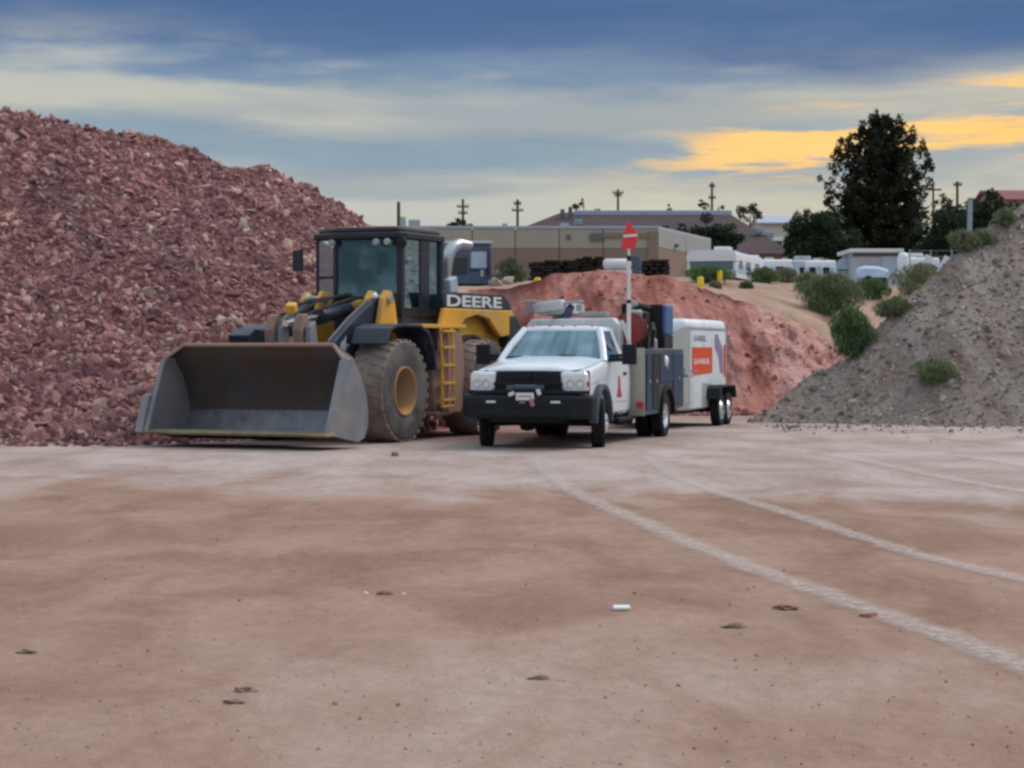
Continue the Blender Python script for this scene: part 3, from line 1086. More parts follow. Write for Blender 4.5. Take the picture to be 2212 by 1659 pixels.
def build_loader():
    root = empty('wheel_loader', (-2.45, 38.7, -.02), R(246))
    tag(root, 'dusty yellow and black wheel loader with a wide steel bucket', 'wheel loader')
    # wheels
    w0 = None
    for x in (1.75, -1.75):
        for s in (1, -1):
            if w0 is None:
                w0 = wheel = empty('wheel', (x, s * 1.13, .905), 0, root)
                sd_, td_ = loader_tyre_mesh()
                sd_.build('tyre', 'loader_tyre', wheel, smooth=32, fix=True)
                td_.build('tread', 'loader_tread', wheel, smooth=32, fix=True)
                m = MB()
                m.lathe([(.43, .30), (.425, .335), (.40, .338), (.375, .30), (.34, .06), (.28, -.02), (.20, -.03), (.19, .06), (.12, .075), (.0, .075)], (0, 0, 0), 'y', 40)
                m.lathe([(.46, -.30), (.40, -.28), (.30, -.2), (.0, -.2)], (0, 0, 0), 'y', 24)
                for k in range(12):
                    a = k * math.pi / 6
                    m.tube([(.25 * math.cos(a), -.03, .25 * math.sin(a)), (.25 * math.cos(a), .01, .25 * math.sin(a))], .02, 6)
                m.build('rim', 'rim_yellow', wheel, smooth=40, fix=True)
            else:
                wheel = copy_tree(w0, root)
                wheel.location = (x, s * 1.13, .905)
            wheel.rotation_euler = (0, random.uniform(0, 6), 0 if s > 0 else math.pi)
    # frames and axles
    m = MB()
    m.prism([(.35, .75), (2.45, .75), (2.6, 1.1), (2.3, 1.55), (1.5, 1.75), (.5, 1.7)], 'y', -.48, .48)
    m.tube([(1.75, -1.0, .905), (1.75, -.45, .905), (1.75, .45, .905), (1.75, 1.0, .905)], [.17, .26, .26, .17], 16)
    m.build('front_frame', 'dusty_brown', root, bevel=.02)
    m = MB()
    m.prism([(.1, .7), (-3.3, .7), (-3.45, 1.2), (-3.2, 1.9), (-.3, 1.95), (.2, 1.6)], 'y', -.55, .55)
    m.tube([(-1.75, -1.0, .905), (-1.75, -.4, .905), (-1.75, .4, .905), (-1.75, 1.0, .905)], [.17, .26, .26, .17], 16)
    m.build('rear_frame', 'dusty_brown', root, bevel=.02)
    # tank and step box between the wheels
    m = MB()
    m.prism([(.34, .52), (.42, .95), (.40, 1.35), (.15, 1.95), (-.12, 1.95), (-.12, .50)], 'y', .55, 1.34)
    m.box(-.14, .46, .60, 1.44, .44, .52)
    m.build('step_box', 'dusty_brown', root, bevel=.03)
    m = MB()
    m.prism([(-.10, .46), (-.10, 2.02), (-.62, 2.02), (-.80, 1.75), (-.86, 1.2), (-.80, .62), (-.70, .46)], 'y', .62, 1.36)
    m.build('tank', 'dusty_tan', root, bevel=.04)
    MB().prism([(-.10, .46), (-.10, 2.02), (-.62, 2.02), (-.80, 1.75), (-.86, 1.2), (-.80, .62), (-.70, .46)], 'y', -1.36, -.62).build('tank', 'dusty_tan', root, bevel=.04)
    # ladder
    m = MB()
    for x in (.34, -.12):
        m.tube([(x, 1.47, .60), (x, 1.47, 1.4), (x - .03, 1.42, 2.02)], .026, 8)
    m.tube([(.34, 1.47, .60), (-.12, 1.47, .60)], .03, 8)
    lad = m.build('ladder', 'loader_yellow', root, smooth=40)
    for z in (.72, 1.02, 1.34, 1.66, 1.95):
        MB().obox((.11, 1.46, z), (.46, .12, .045)).build('rung', 'loader_yellow', lad, bevel=.006)
    # platform and hand rails
    m = MB()
    m.box(-.82, 1.0, .82, 1.40, 2.00, 2.07)
    m.build('platform', 'loader_yellow', root, bevel=.012)
    m = MB()
    m.tube([(.78, 1.36, 1.98), (.78, 1.36, 1.62), (.62, 1.30, 1.5)], .032, 8)
    m.tube([(.42, 1.38, 1.98), (.38, 1.38, 1.60)], .028, 8)
    m.build('handrail', 'loader_black', root, smooth=40)
    # towers carrying the boom
    tower = [(.72, 1.55), (1.62, 1.55), (1.52, 2.05), (1.36, 2.52), (1.22, 2.66), (1.04, 2.64), (.92, 2.42)]
    for s in (1, -1):
        m = MB()
        m.prism(tower, 'y', s * .44, s * .53)
        m.prism(tower, 'y', s * .74, s * .84)
        m.build('tower', 'loader_yellow', root, bevel=.015)
        m = MB()
        m.tube([(1.18, s * .40, 2.50), (1.18, s * .90, 2.50)], .075, 14)
        m.build('pin', 'satin_steel', root, smooth=40)
        m = MB()
        m.lathe([(0, 0), (.05, .01), (.062, .04), (.045, .09), (0, .10)], (1.34, s * .66, 2.56), 'x', 16)
        m.build('work_light', 'lamp_white', root, smooth=50, fix=True)
        # boom arm
        arm = [(1.04, 2.48), (1.15, 2.58), (1.5, 2.46), (2.2, 2.14), (2.85, 1.77), (3.32, 1.30), (3.52, .80), (3.54, .48), (3.25, .45), (3.02, .92), (2.5, 1.36), (1.7, 1.86), (1.06, 2.30)]
        m = MB()
        m.prism(arm, 'y', s * .57, s * .70)
        a = m.build('boom_arm', 'loader_navy', root, bevel=.015)
        m = MB()
        top = [(1.5, 2.465), (2.2, 2.145), (2.85, 1.775), (3.20, 1.40)]
        m.prism(top + [(x, z + .022) for x, z in top[::-1]], 'y', s * .635 - .075, s * .635 - .045)
        m.build('arm_flange', 'bucket_plate', a)
        if s > 0:
            d = Vector((-.71, 0, .50)).normalized()
            text('model_lettering', '844K', .24, 'roof_pale', a, (2.86, .704, 1.36), d, Vector((.50, 0, .71)), bold=.012, width=.60)
    m = MB()
    m.tube([(2.62, -.57, 1.52), (2.62, .57, 1.52)], .17, 14)
    m.obox((2.75, 0, 1.62), (.3, .5, .34), (0, .6, 0))
    m.build('cross_tube', 'dusty_brown', root, smooth=40)
    # tilt linkage
    m = MB()
    m.tube([(.48, 0, 2.40), (2.16, 0, 2.19)], .125, 16)
    m.tube([(2.08, 0, 2.20), (2.2, 0, 2.185)], .15, 16)
    m.build('tilt_cylinder', 'loader_navy', root, smooth=40)
    m = MB()
    m.tube([(2.16, 0, 2.19), (3.34, 0, 2.06)], .06, 14)
    m.build('cylinder_rod', 'chrome', root, smooth=40)
    MB().obox((.86, .16, 2.43), (.55, .22, .20), (0, .25, 0)).build('cylinder_bracket', 'loader_yellow', root, bevel=.05)
    for y in (-.27, .27):
        m = MB()
        m.prism([(3.02, 1.25), (3.26, 1.20), (3.46, 1.75), (3.50, 1.95), (3.40, 2.20), (3.24, 2.22), (3.12, 2.0)], 'y', y - .05, y + .11)
        m.build('bellcrank', 'dusty_brown', root, bevel=.02)
        m = MB()
        m.prism([(3.05, 1.3), (3.26, 1.3), (3.40, 1.7), (3.38, 2.0), (3.2, 2.1)], 'y', y + .14, y + .24)
        m.build('bucket_hinge', 'bucket_plate', root, bevel=.015)
    m = MB()
    m.prism([(2.95, 1.72), (3.5, 1.70), (3.55, 1.86), (3.3, 1.98), (3.0, 1.95)], 'y', -1.0, -.60)
    m.build('coupler', 'loader_navy', root, bevel=.02)
    m = MB()
    for y0, dz in ((.20, 0), (.05, .06), (-.16, .02)):
        m.tube([(.9, y0, 2.55), (1.6, y0 * 1.5, 2.50 + dz), (2.4, y0 * 1.8, 2.38 + dz), (3.1, y0 * 1.2, 2.20)], .026, 6)
    m.build('hydraulic_hose', 'under_black', root, smooth=40)
    MB().obox((3.1, -.02, 2.32), (.22, .18, .16), (0, .3, .3)).build('hose_guard', 'loader_yellow', root, bevel=.03)
    # bucket
    W = 1.72
    prof = [(4.92, .285), (4.35, .225), (3.95, .17), (3.76, .22), (3.66, .38), (3.64, .62), (3.72, .92), (3.88, 1.20), (4.12, 1.48)]
    sh = MB()
    outer = []
    for i, (x, z) in enumerate(prof):
        a = Vector(prof[max(i - 1, 0)]); b = Vector(prof[min(i + 1, len(prof) - 1)])
        d = (b - a).normalized()
        outer.append((x - d.y * .04, z + d.x * .04))
    sh.prism(prof + outer[::-1], 'y', -W + .03, W - .03)
    bk = sh.build('bucket', 'bucket_steel', root, smooth=30)
    # spill guard along the top with cut corners
    y0, y1 = W - .03, W - .30
    m = MB()
    g = [(-y0, 4.11, 1.47), (y0, 4.11, 1.47), (y1, 4.24, 1.685), (-y1, 4.24, 1.685)]
    g2 = [(a, x - .03, z + .03) for a, x, z in g]
    vs = [(x, a, z) for a, x, z in g] + [(x, a, z) for a, x, z in g2]
    m.add(vs, [(0, 1, 2, 3), (7, 6, 5, 4), (0, 4, 5, 1), (1, 5, 6, 2), (2, 6, 7, 3), (3, 7, 4, 0)])
    m.build('spill_guard', 'bucket_steel', bk)
    m = MB()
    m.tube([(4.25, -y1, 1.695), (4.25, y1, 1.695)], .034, 8)
    for s in (1, -1):
        m.tube([(4.25, s * y1, 1.695), (4.42, s * (W - .01), 1.45)], .030, 8)
    m.build('top_lip', 'dusty_tan', bk, smooth=40)
    fl = [(4.90, .291), (4.35, .233), (3.95, .179), (3.775, .232), (3.675, .39), (3.655, .60)]
    MB().prism(fl + [(x + .012, z + .012) for x, z in fl[::-1]], 'y', -W + .04, W - .04).build('floor_plate', 'bucket_floor', bk, smooth=30)
    side = [(4.95, .27), (4.74, .80), (4.42, 1.45), (4.14, 1.49), (3.90, 1.24), (3.70, .95), (3.61, .64), (3.62, .36), (3.74, .18), (3.95, .12), (4.35, .17)]
    for s in (1, -1):
        m = MB()
        m.prism(side, 'y', s * (W - .035), s * W)
        m.build('side_plate', 'bucket_plate', bk, bevel=.01)
        m = MB()
        m.prism([(5.0, .25), (4.46, 1.46), (4.40, 1.44), (4.90, .27)], 'y', s * (W - .07), s * (W + .012))
        m.build('side_edge', 'bucket_plate', bk, bevel=.008)
        if s < 0:
            m = MB()
            m.prism([(5.02, .26), (4.80, .86), (4.66, .90), (4.55, .30)], 'y', -(W + .02), -(W + .16))
            m.build('side_cutter', 'bucket_plate', bk, bevel=.01)
    # corner fill plates between side edges and spill guard
    m = MB()
    m.prism([(5.06, .275), (4.80, .315), (4.80, .245), (5.02, .235)], 'y', -W - .02, W + .02)
    m.build('cutting_edge', 'edge_steel', bk, bevel=.008)
    for s in (1, -1):
        m = MB()
        vs = [(4.42, s * (W - .04), 1.45), (4.11, s * (W - .04), 1.48), (4.24, s * y1, 1.685)]
        m.add(vs, [(0, 1, 2) if s > 0 else (2, 1, 0)])
        m.build('corner_plate', 'bucket_steel', bk)
    # front fenders
    for s in (1, -1):
        arc = [(2.52, 1.72), (2.38, 1.98), (2.10, 2.06), (1.20, 2.06), (.86, 1.95), (.64, 1.62), (.55, 1.25)]
        inn = [(.60, 1.25), (.69, 1.60), (.90, 1.89), (1.22, 2.005), (2.08, 2.005), (2.33, 1.93), (2.46, 1.70)]
        m = MB()
        m.prism(arc + inn, 'y', s * .80, s * 1.48)
        m.build('front_fender', 'loader_navy', root, bevel=.012)
    # cab
    zf, zr = 2.10, 3.62
    m = MB()
    m.prism([(.66, -.50), (.66, .68), (.58, .82), (-.98, .82), (-.98, -.94), (.42, -.98)], 'z', 1.98, 2.26)
    cab = m.build('cab', 'loader_navy', root, bevel=.015)
    corners = [(.66, -.50), (.60, .78), (-.95, .80), (-.95, -.92), (.45, -.98)]
    wd = [.075, .115, .12, .12, .07]
    for (x, y), w in zip(corners, wd):
        MB().box(x - w / 2, x + w / 2, y - w / 2, y + w / 2, 2.2, zr).build('cab_post', 'loader_black', cab, bevel=.012)
    MB().box(-.42, -.06, .785, .85, 2.2, zr).build('cab_post', 'loader_black', cab, bevel=.012)
    MB().box(-.95, .60, .80, .84, 2.22, 2.34).build('window_sill', 'loader_black', cab)
    m = MB()
    rf = [(.80, -.55), (.74, .82), (.60, .90), (-1.02, .88), (-1.06, -1.0), (.50, -1.06)]
    m.prism(rf, 'z', zr - .02, zr + .10)
    m.prism([(x * .93 - .01, y * .92) for x, y in rf], 'z', zr + .10, zr + .17)
    roof = m.build('cab_roof', 'loader_black', cab, bevel=.03)
    m = MB()
    m.prism([(x * .90 - .01, y * .88) for x, y in rf], 'z', zr + .172, zr + .20)
    m.build('roof_cap', 'dusty_tan', roof, bevel=.012)
    def pane(p, q, z0, z1, name='window'):
        mm = MB()
        a, b = Vector((*p, 0)), Vector((*q, 0))
        nn = (b - a).cross(Vector((0, 0, 1))).normalized() * .006
        vs = [a - nn, b - nn, b + nn, a + nn]
        mm.add([(v.x, v.y, z0) for v in vs] + [(v.x, v.y, z1) for v in vs],
               [(3, 2, 1, 0), (4, 5, 6, 7), (0, 1, 5, 4), (1, 2, 6, 5), (2, 3, 7, 6), (3, 0, 4, 7)])
        return mm.build(name, 'cab_glass', cab)
    pane((.66, -.45), (.61, .71), 2.28, zr - .04, 'windshield')
    pane((.57, .80), (-.08, .82), 2.36, zr - .04)
    pane((-.42, .82), (-.88, .80), 2.36, zr - .04)
    pane((.62, -.55), (.47, -.95), 2.50, zr - .04)
    pane((.38, -.965), (-.88, -.92), 2.40, zr - .04)
    pane((-.95, -.85), (-.95, .72), 2.55, zr - .04)
    m = MB()
    m.obox((.545, -.76, 2.92), (.03, .42, .05), (0, 0, R(-20)))
    m.obox((.545, -.76, 2.47), (.03, .46, .06), (0, 0, R(-20)))
    m.build('window_bar', 'loader_black', cab)
    # inside of the cab
    m = MB()
    m.obox((-.35, -.05, 2.45), (.5, .52, .2))
    m.obox((-.58, -.05, 2.88), (.16, .5, .75), (0, -.12, 0))
    m.obox((-.62, -.05, 3.32), (.12, .3, .2))
    m.build('seat', 'seat_dark', cab, bevel=.04)
    m = MB()
    m.prism([(-.55, 2.26), (.55, 2.26), (.30, 2.62), (.10, 2.72), (-.15, 2.70), (-.38, 2.52)], 'x', .34, .55)
    m.build('dashboard', 'seat_dark', cab, bevel=.03)
    m = MB()
    m.tube([(.38, -.05, 2.6), (.22, -.05, 2.84)], .03, 8)
    ring = [(.2 + .2 * .4 * math.sin(a), -.05 + .2 * math.cos(a), 2.86 + .2 * .9 * math.sin(a)) for a in np.linspace(0, 2 * math.pi, 25)]
    m.tube(ring, .016, 6, cap=False)
    m.build('steering_wheel', 'seat_dark', cab, smooth=40)
    for y, nm in ((-.50, 0), (.40, 1), (.62, 2)):
        m = MB()
        m.lathe([(0, .0), (.06, .0), (.062, .05), (.05, .07), (0, .075)], (.79, y, zr - .09), 'x', 16)
        m.build('work_light', 'trailer_grey', cab, smooth=50, fix=True)
    m = MB()
    m.lathe([(0, 0), (.10, .0), (.10, .07), (0, .08)], (.70, .86, zr - .10), 'x', 16)
    m.build('work_light', 'under_black', cab, smooth=50, fix=True)
    for s in (1, -1):
        m = MB()
        m.tube([(.74, s * .86 - .06, 3.45), (.95, s * 1.02 - .06, 3.42)], .015, 6)
        m.obox((.95, s * 1.06 - .06, 3.22), (.05, .20, .38))
        if s < 0:
            m.build('mirror', 'loader_black', cab, bevel=.02)
    # engine hood
    zt = 2.66
    ysec = [(-1.14, 2.38), (-1.14, 2.52), (-1.02, 2.62), (-.8, zt), (.8, zt), (1.02, 2.62), (1.14, 2.52), (1.14, 2.38)]
    rings = []
    for x, k, dz in ((-.98, 1, 0), (-2.6, 1, 0), (-3.05, .99, -.02), (-3.35, .95, -.08), (-3.55, .86, -.16)):
        rings.append([(x, y * k, max(2.36, z + dz * (1 if z > 2.4 else 0))) for y, z in ysec])
    hood = MB().loft(rings).build('hood', 'loader_black', root, smooth=35, fix=True)
    for s in (1, -1):
        m = MB()
        m.prism([(-.24, 2.67), (-.36, 2.38), (-3.40, 2.38), (-3.22, 2.56), (-2.98, 2.67)], 'y', s * 1.145, s * 1.175)
        m.build('badge_panel', 'loader_black', hood, bevel=.01)
        m = MB()
        m.prism([(-.36, 2.375), (-.20, 2.07), (-1.05, 2.05), (-1.22, 2.18), (-1.75, 2.27), (-2.30, 2.20), (-2.62, 1.98), (-2.85, 1.86), (-3.35, 1.90), (-3.55, 2.15), (-3.38, 2.375)], 'y', s * 1.10, s * 1.19)
        m.build('side_panel', 'loader_yellow', hood, bevel=.02)
    text('brand_lettering', 'DEERE', .29, 'pole_white', hood, (-.47, 1.178, 2.41), (-1, 0, 0), (0, 0, 1), bold=.007, width=2.42)
    m = MB()
    m.box(-3.3, -.9, -.98, .98, 1.62, 2.36)
    m.build('engine_cover', 'loader_yellow', root, bevel=.05)
    m = MB()
    m.prism([(-3.2, .85), (-3.75, .85), (-3.95, 1.2), (-3.9, 2.0), (-3.55, 2.3), (-3.2, 2.3)], 'y', -1.2, 1.2)
    m.build('counterweight', 'loader_black', root, bevel=.05)
    for s in (1, -1):
        m = MB()
        arc = [(-1.75 + 1.03 * math.cos(a), .905 + 1.0 * math.sin(a)) for a in np.linspace(R(35), R(140), 10)]
        inn = [(-1.75 + .985 * math.cos(a), .905 + .955 * math.sin(a)) for a in np.linspace(R(140), R(35), 10)]
        m.prism(arc + inn, 'y', s * .80, s * 1.10)
        m.build('rear_fender', 'loader_black', root, smooth=30)
    # exhaust stack and intake on the hood
    m = MB()
    m.tube([(-1.98, .46, 2.64), (-1.98, .46, 3.02)], .09, 16)
    m.tube([(-1.98, .46, 2.98), (-1.98, .46, 3.24), (-2.0, .47, 3.42), (-2.10, .50, 3.56), (-2.32, .55, 3.64), (-2.62, .62, 3.62)], [.055, .10, .115, .115, .10, .09], 16)
    m.build('exhaust_stack', 'satin_steel', root, smooth=50)
    m = MB()
    m.lathe([(.09, 2.64), (.09, 2.95), (.16, 2.98), (.17, 3.12), (.10, 3.2), (0, 3.21)], (-1.35, -.35, 0), 'z', 18)
    m.build('air_intake', 'loader_black', root, smooth=40, fix=True)
    m = MB()
    m.obox((-1.55, .74, 2.82), (.36, .14, .30), (0, .2, 0))
    m.build('fluid_bottle', 'roof_pale', root, bevel=.04)
    return root


loader = build_loader()


# ------------------------------------------------------------------ service truck
def truck_wheel(parent, r=.40, w=.24, dual=False):
    wh = empty('wheel', (0, 0, 0), 0, parent)
    h = w / 2
    m = MB()
    prof = [(r * .58, -h * .8), (r * .66, -h * .95), (r * .85, -h), (r * .95, -h * .92), (r, -h * .72), (r, -h * .3), (r - .012, -h * .26), (r - .012, -h * .18),
            (r, -h * .14), (r, h * .14), (r - .012, h * .18), (r - .012, h * .26), (r, h * .3), (r, h * .72), (r * .95, h * .92), (r * .85, h), (r * .66, h * .95), (r * .58, h * .8)]
    m.lathe(prof, (0, 0, 0), 'y', 40)
    if dual:
        m.lathe(prof, (0, -w - .06, 0), 'y', 40)
    m.build('tyre', 'rubber', wh, smooth=40, fix=True)
    m = MB()
    if dual:
        m.lathe([(r * .6, h * .8), (r * .57, h * .85), (r * .52, h * .3), (r * .45, -h * .6), (r * .28, -h * .6), (r * .25, h * .5), (r * .16, h * .8), (0, h * .85)], (0, 0, 0), 'y', 32)
    else:
        m.lathe([(r * .6, h * .8), (r * .58, h * .9), (r * .5, h * .7), (r * .42, h * 1.05), (r * .3, h * 1.3), (r * .2, h * 1.45), (0, h * 1.5)], (0, 0, 0), 'y', 32)
    for k in range(10):
        a = k * math.pi / 5
        m.tube([(r * .36 * math.cos(a), -.02, r * .36 * math.sin(a)), (r * .36 * math.cos(a), h * (.0 if dual else 1.25), r * .36 * math.sin(a))], .012, 6)
    m.build('rim', 'chrome', wh, smooth=40, fix=True)
    return wh


def build_truck():
    root = empty('service_truck', (.50, 35.05, -.012), R(254.5))
    tag(root, 'white pickup cab service truck with black bumper, red hose reel and tall red flag', 'service truck')
    WB = 4.35
    for s in (1, -1):
        w = truck_wheel(root, .405, .23)
        w.location = (0, s * .95, .405)
        w.rotation_euler = (0, 0, R(13) + (0 if s > 0 else math.pi))
        w = truck_wheel(root, .405, .23, True)
        w.location = (-WB, s * 1.10, .405)
        w.rotation_euler = (0, random.uniform(0, 3), 0 if s > 0 else math.pi)
    # chassis
    m = MB()
    for s in (1, -1):
        m.box(-6.2, .7, s * .43 - .05, s * .43 + .05, .55, .78)
    m.tube([(0, -.85, .42), (0, .85, .42)], .07, 10)
    m.tube([(-WB, -.9, .42), (-WB, .9, .42)], .08, 10)
    m.lathe([(0, -.2), (.18, -.12), (.2, 0), (.18, .12), (0, .2)], (-WB, 0, .44), 'y', 16)
    m.lathe([(0, -.16), (.14, -.1), (.16, 0), (.14, .1), (0, .16)], (0, -.25, .42), 'y', 16)
    m.box(-1.6, .5, -.4, .4, .42, .8)
    m.box(-4.0, -2.0, -.4, .4, .50, .62)
    m.obox((-2.9, .62, .52), (1.1, .32, .42))
    m.tube([(-1.2, .45, .42), (-3.2, .45, .40)], .06, 8)
    m.build('chassis', 'under_black', root)
    m = MB()
    for s in (1, -1):
        m.obox((-1.75, s * .98, .43), (1.3, .16, .05))
        m.obox((-1.3, s * .92, .5), (.05, .1, .15))
        m.obox((-2.2, s * .92, .5), (.05, .1, .15))
    m.build('running_board', 'black_plastic', root, bevel=.01)
    # hood
    rings = []
    for x, hw, ze, zc in ((.90, .60, 1.262, 1.275), (.885, .66, 1.272, 1.30), (.85, .73, 1.285, 1.33), (.76, .78, 1.295, 1.365), (.55, .82, 1.31, 1.40), (.1, .86, 1.36, 1.455), (-.35, .88, 1.41, 1.49), (-.66, .89, 1.45, 1.50)):
        ring = []
        for k in np.linspace(-1, 1, 13):
            crown = (1 - abs(k) ** 2.2)
            ridge = .018 * math.exp(-((abs(k) - .55) / .12) ** 2)
            ring.append((x - .06 * abs(k) ** 2 * (x > .5), k * hw, ze + (zc - ze) * crown + ridge * (x < .9)))
        ring += [(x - .06, hw * .97, ze - .025), (x - .06, -hw * .97, ze - .025)]
        rings.append(ring)
    MB().loft(rings).build('hood', 'truck_white', root, smooth=40, fix=True)
    # front fenders with wheel arches and flares
    for s in (1, -1):
        arch = [(.50 * math.cos(a), .42 + .52 * math.sin(a)) for a in np.linspace(R(8), R(172), 14)]
        out = [(.60, .52), (.80, .60), (.86, .95), (.82, 1.08), (.4, 1.16), (-.2, 1.22), (-.66, 1.28), (-.70, .55), (-.52, .48)]
        m = MB()
        m.prism(arch[::-1][::-1] + [(-.52, .48)] + out[::-1][1:], 'y', s * .80, s * .955)
        fe = m.build('front_fender', 'truck_white', root, bevel=.065)
        fe.modifiers[0].segments = 4
        for p_ in fe.data.polygons:
            p_.use_smooth = True
        fe.data.set_sharp_from_angle(angle=R(60))
        rings = []
        for x, zt_, yo in ((.885, 1.215, .90), (.86, 1.245, .94), (.78, 1.272, .962), (.4, 1.315, .975), (0, 1.355, .975), (-.35, 1.40, .972), (-.69, 1.435, .968)):
            rings.append([(x, s * y, z) for y, z in ((.74, zt_ - .03), (.82, zt_ - .004), (yo - .07, zt_ - .006), (yo - .03, zt_ - .03), (yo - .008, zt_ - .075), (yo, zt_ - .14), (yo, zt_ - .24), (.74, zt_ - .24))])
        MB().loft(rings).build('fender_shoulder', 'truck_white', fe, smooth=50, fix=True)
        m = MB()
        a1 = [(.60 * math.cos(a), .42 + .63 * math.sin(a)) for a in np.linspace(R(0), R(180), 16)]
        a2 = [(.52 * math.cos(a), .42 + .54 * math.sin(a)) for a in np.linspace(R(180), R(0), 16)]
        m.prism(a1 + a2, 'y', s * .93, s * 1.075)
        m.build('fender_flare', 'body_slate', fe, bevel=.02)
    # grille and nose
    m = MB()
    m.box(.60, .86, -.86, .86, .62, 1.22)
    m.build('radiator_panel', 'under_black', root)
    m = MB()
    m.prism([(-.53, 1.262), (.53, 1.262), (.57, .95), (.50, .86), (-.50, .86), (-.57, .95)], 'x', .862, .905)
    gr = m.build('grille', 'black_plastic', root, bevel=.012)
    m = MB()
    m.box(.90, .935, -.05, .05, .88, 1.255)
    m.box(.90, .93, -.57, .57, 1.035, 1.085)
    for y in (-.30, .30):
        for z in (.96, 1.15):
            m.box(.90, .915, y - .21, y + .21, z - .01, z + .01)
    m.prism([(-.035, 1.235), (.035, 1.235), (.05, 1.16), (0, 1.11), (-.05, 1.16)], 'x', .93, .945)
    m.build('grille_bar', 'bumper_black', gr, bevel=.006)
    for s in (1, -1):
        m = MB()
        m.prism([(s * .52, 1.25), (s * .93, 1.26), (s * .985, 1.22), (s * .985, .96), (s * .94, .90), (s * .62, .90), (s * .55, .99)], 'x', .76, .902)
        hl = m.build('headlight', 'lens_clear', root, bevel=.05)
        MB().box(.74, .80, s * .50 if s > 0 else s * .99, s * .99 if s > 0 else s * .50, .885, 1.27).build('lamp_bezel', 'black_plastic', hl, bevel=.02)
        for y in (.70, .86):
            m = MB()
            m.lathe([(.065, .02), (.055, .0), (.03, -.012), (0, -.015)], (.900, s * y, 1.06), 'x', 16)
            m.build('reflector', 'satin_steel', hl, smooth=40)
        MB().box(.84, .90, s * .99 - .012, s * .99 + .012, 1.02, 1.10).build('side_marker', 'marker_red', hl)
    # heavy black bumper with winch
    m = MB()
    ol = [(1.16, -.80), (1.16, .80), (.98, 1.08), (.70, 1.10), (.70, -1.10), (.98, -1.08)]
    m.prism(ol, 'z', .50, .89)
    bu = m.build('front_bumper', 'bumper_black', root, bevel=.06)
    m = MB()
    m.prism([(1.10, -.86), (1.10, .86), (.94, 1.0), (.86, .7), (.86, -.7), (.94, -1.0)], 'z', .90, .955)
    m.box(1.150, 1.168, -.78, .78, .69, .72)
    m.prism([(1.0, -.62), (1.0, .62), (.62, .62), (.62, -.62)], 'z', .44, .54)
    m.build('bumper_ledge', 'black_plastic', bu, bevel=.015)
    for y in (-.55, .52):
        MB().box(1.160, 1.172, y - .08, y + .08, .755, .79).build('marker_lamp', 'plate_white', bu, bevel=.008)
    m = MB()
    m.box(.98, 1.14, -.30, -.18, .955, 1.04)
    m.box(.98, 1.14, .18, .30, .955, 1.04)
    m.tube([(1.06, -.18, 1.0), (1.06, .18, 1.0)], .05, 12)
    m.build('winch', 'body_slate', bu, bevel=.01)
    m = MB()
    m.box(1.170, 1.178, -.13, .17, .80, .92)
    m.build('licence_plate', 'plate_white', bu, bevel=.006)
    MB().box(1.1785, 1.180, -.09, .13, .855, .870).build('plate_print', 'body_slate', bu)
    m = MB()
    m.obox((1.19, .14, .765), (.03, .07, .13), (.3, 0, 0))
    m.obox((1.19, -.02, .765), (.03, .10, .03), (0, 0, 0))
    m.build('tow_hook', 'winch_pink', bu, bevel=.01)
    m = MB()
    m.obox((1.19, -.20, .90), (.03, .10, .06), (.4, 0, 0))
    m.obox((1.19, .25, .93), (.03, .06, .10), (.4, 0, 0))
    m.build('winch_cable', 'plate_white', bu, bevel=.01)
    # cab lower body
    m = MB()
    sec = [(.50, .93), (.58, .965), (1.0, .975), (1.28, .965), (1.42, .93)]
    rings = []
    for x in (-.68, -2.36):
        rings.append([(x, y, z) for z, y in sec] + [(x, -y, z) for z, y in sec[::-1]])
    m.loft(rings)
    cab = m.build('cab', 'truck_white', root, smooth=30, bevel=.02, fix=True)
    # roof and pillars
    roofpts = [(-1.28, .60), (-1.40, .69), (-2.25, .70), (-2.33, .62)]
    pl = roofpts + [(x, -y) for x, y in roofpts[::-1]]
    m = MB()
    rings = [[(x, y, 1.925) for x, y in pl], [(x * 1.0, y * .99, 1.955) for x, y in pl], [(-1.8 + (x + 1.8) * .93, y * .90, 2.0) for x, y in pl], [(-1.8 + (x + 1.8) * .6, y * .6, 2.02) for x, y in pl]]
    m.loft(rings)
    m.build('cab_roof', 'truck_white', cab, smooth=50, fix=True)
    for s in (1, -1):
        m = MB()
        m.tube([(-.62, s * .905, 1.40), (-.95, s * .80, 1.68), (-1.34, s * .655, 1.95)], [.060, .062, .066], 10)
        m.build('pillar', 'truck_white', cab, smooth=40, fix=True)
        m = MB()
        m.loft([[(-1.86, s * .925, 1.41), (-2.02, s * .925, 1.41), (-2.02, s * .88, 1.41), (-1.86, s * .88, 1.41)],
                [(-2.00, s * .69, 1.95), (-2.18, s * .69, 1.95), (-2.18, s * .65, 1.95), (-2.00, s * .65, 1.95)]])
        m.build('pillar', 'truck_white', cab, smooth=40, fix=True)
        m = MB()
        m.loft([[(-2.02, s * .92, 1.41), (-2.34, s * .90, 1.41), (-2.34, s * .86, 1.41), (-2.02, s * .88, 1.41)],
                [(-2.12, s * .69, 1.95), (-2.32, s * .66, 1.95), (-2.32, s * .62, 1.95), (-2.12, s * .65, 1.95)]])
        m.build('pillar', 'truck_white', cab, smooth=40, fix=True)
    m = MB()
    m.box(-2.35, -2.31, -.84, .84, 1.40, 1.50)
    m.box(-2.34, -2.31, -.66, .66, 1.88, 1.96)
    m.build('rear_window_frame', 'truck_white', cab)
    # glass
    m = MB()
    n = 9
    low = [(-.60 - .10 * (k * k) * 1.0, k * .86, 1.475 - .04 * k * k) for k in np.linspace(-1, 1, n)]
    up = [(-1.25 - .05 * (k * k), k * .645, 1.93) for k in np.linspace(-1, 1, n)]
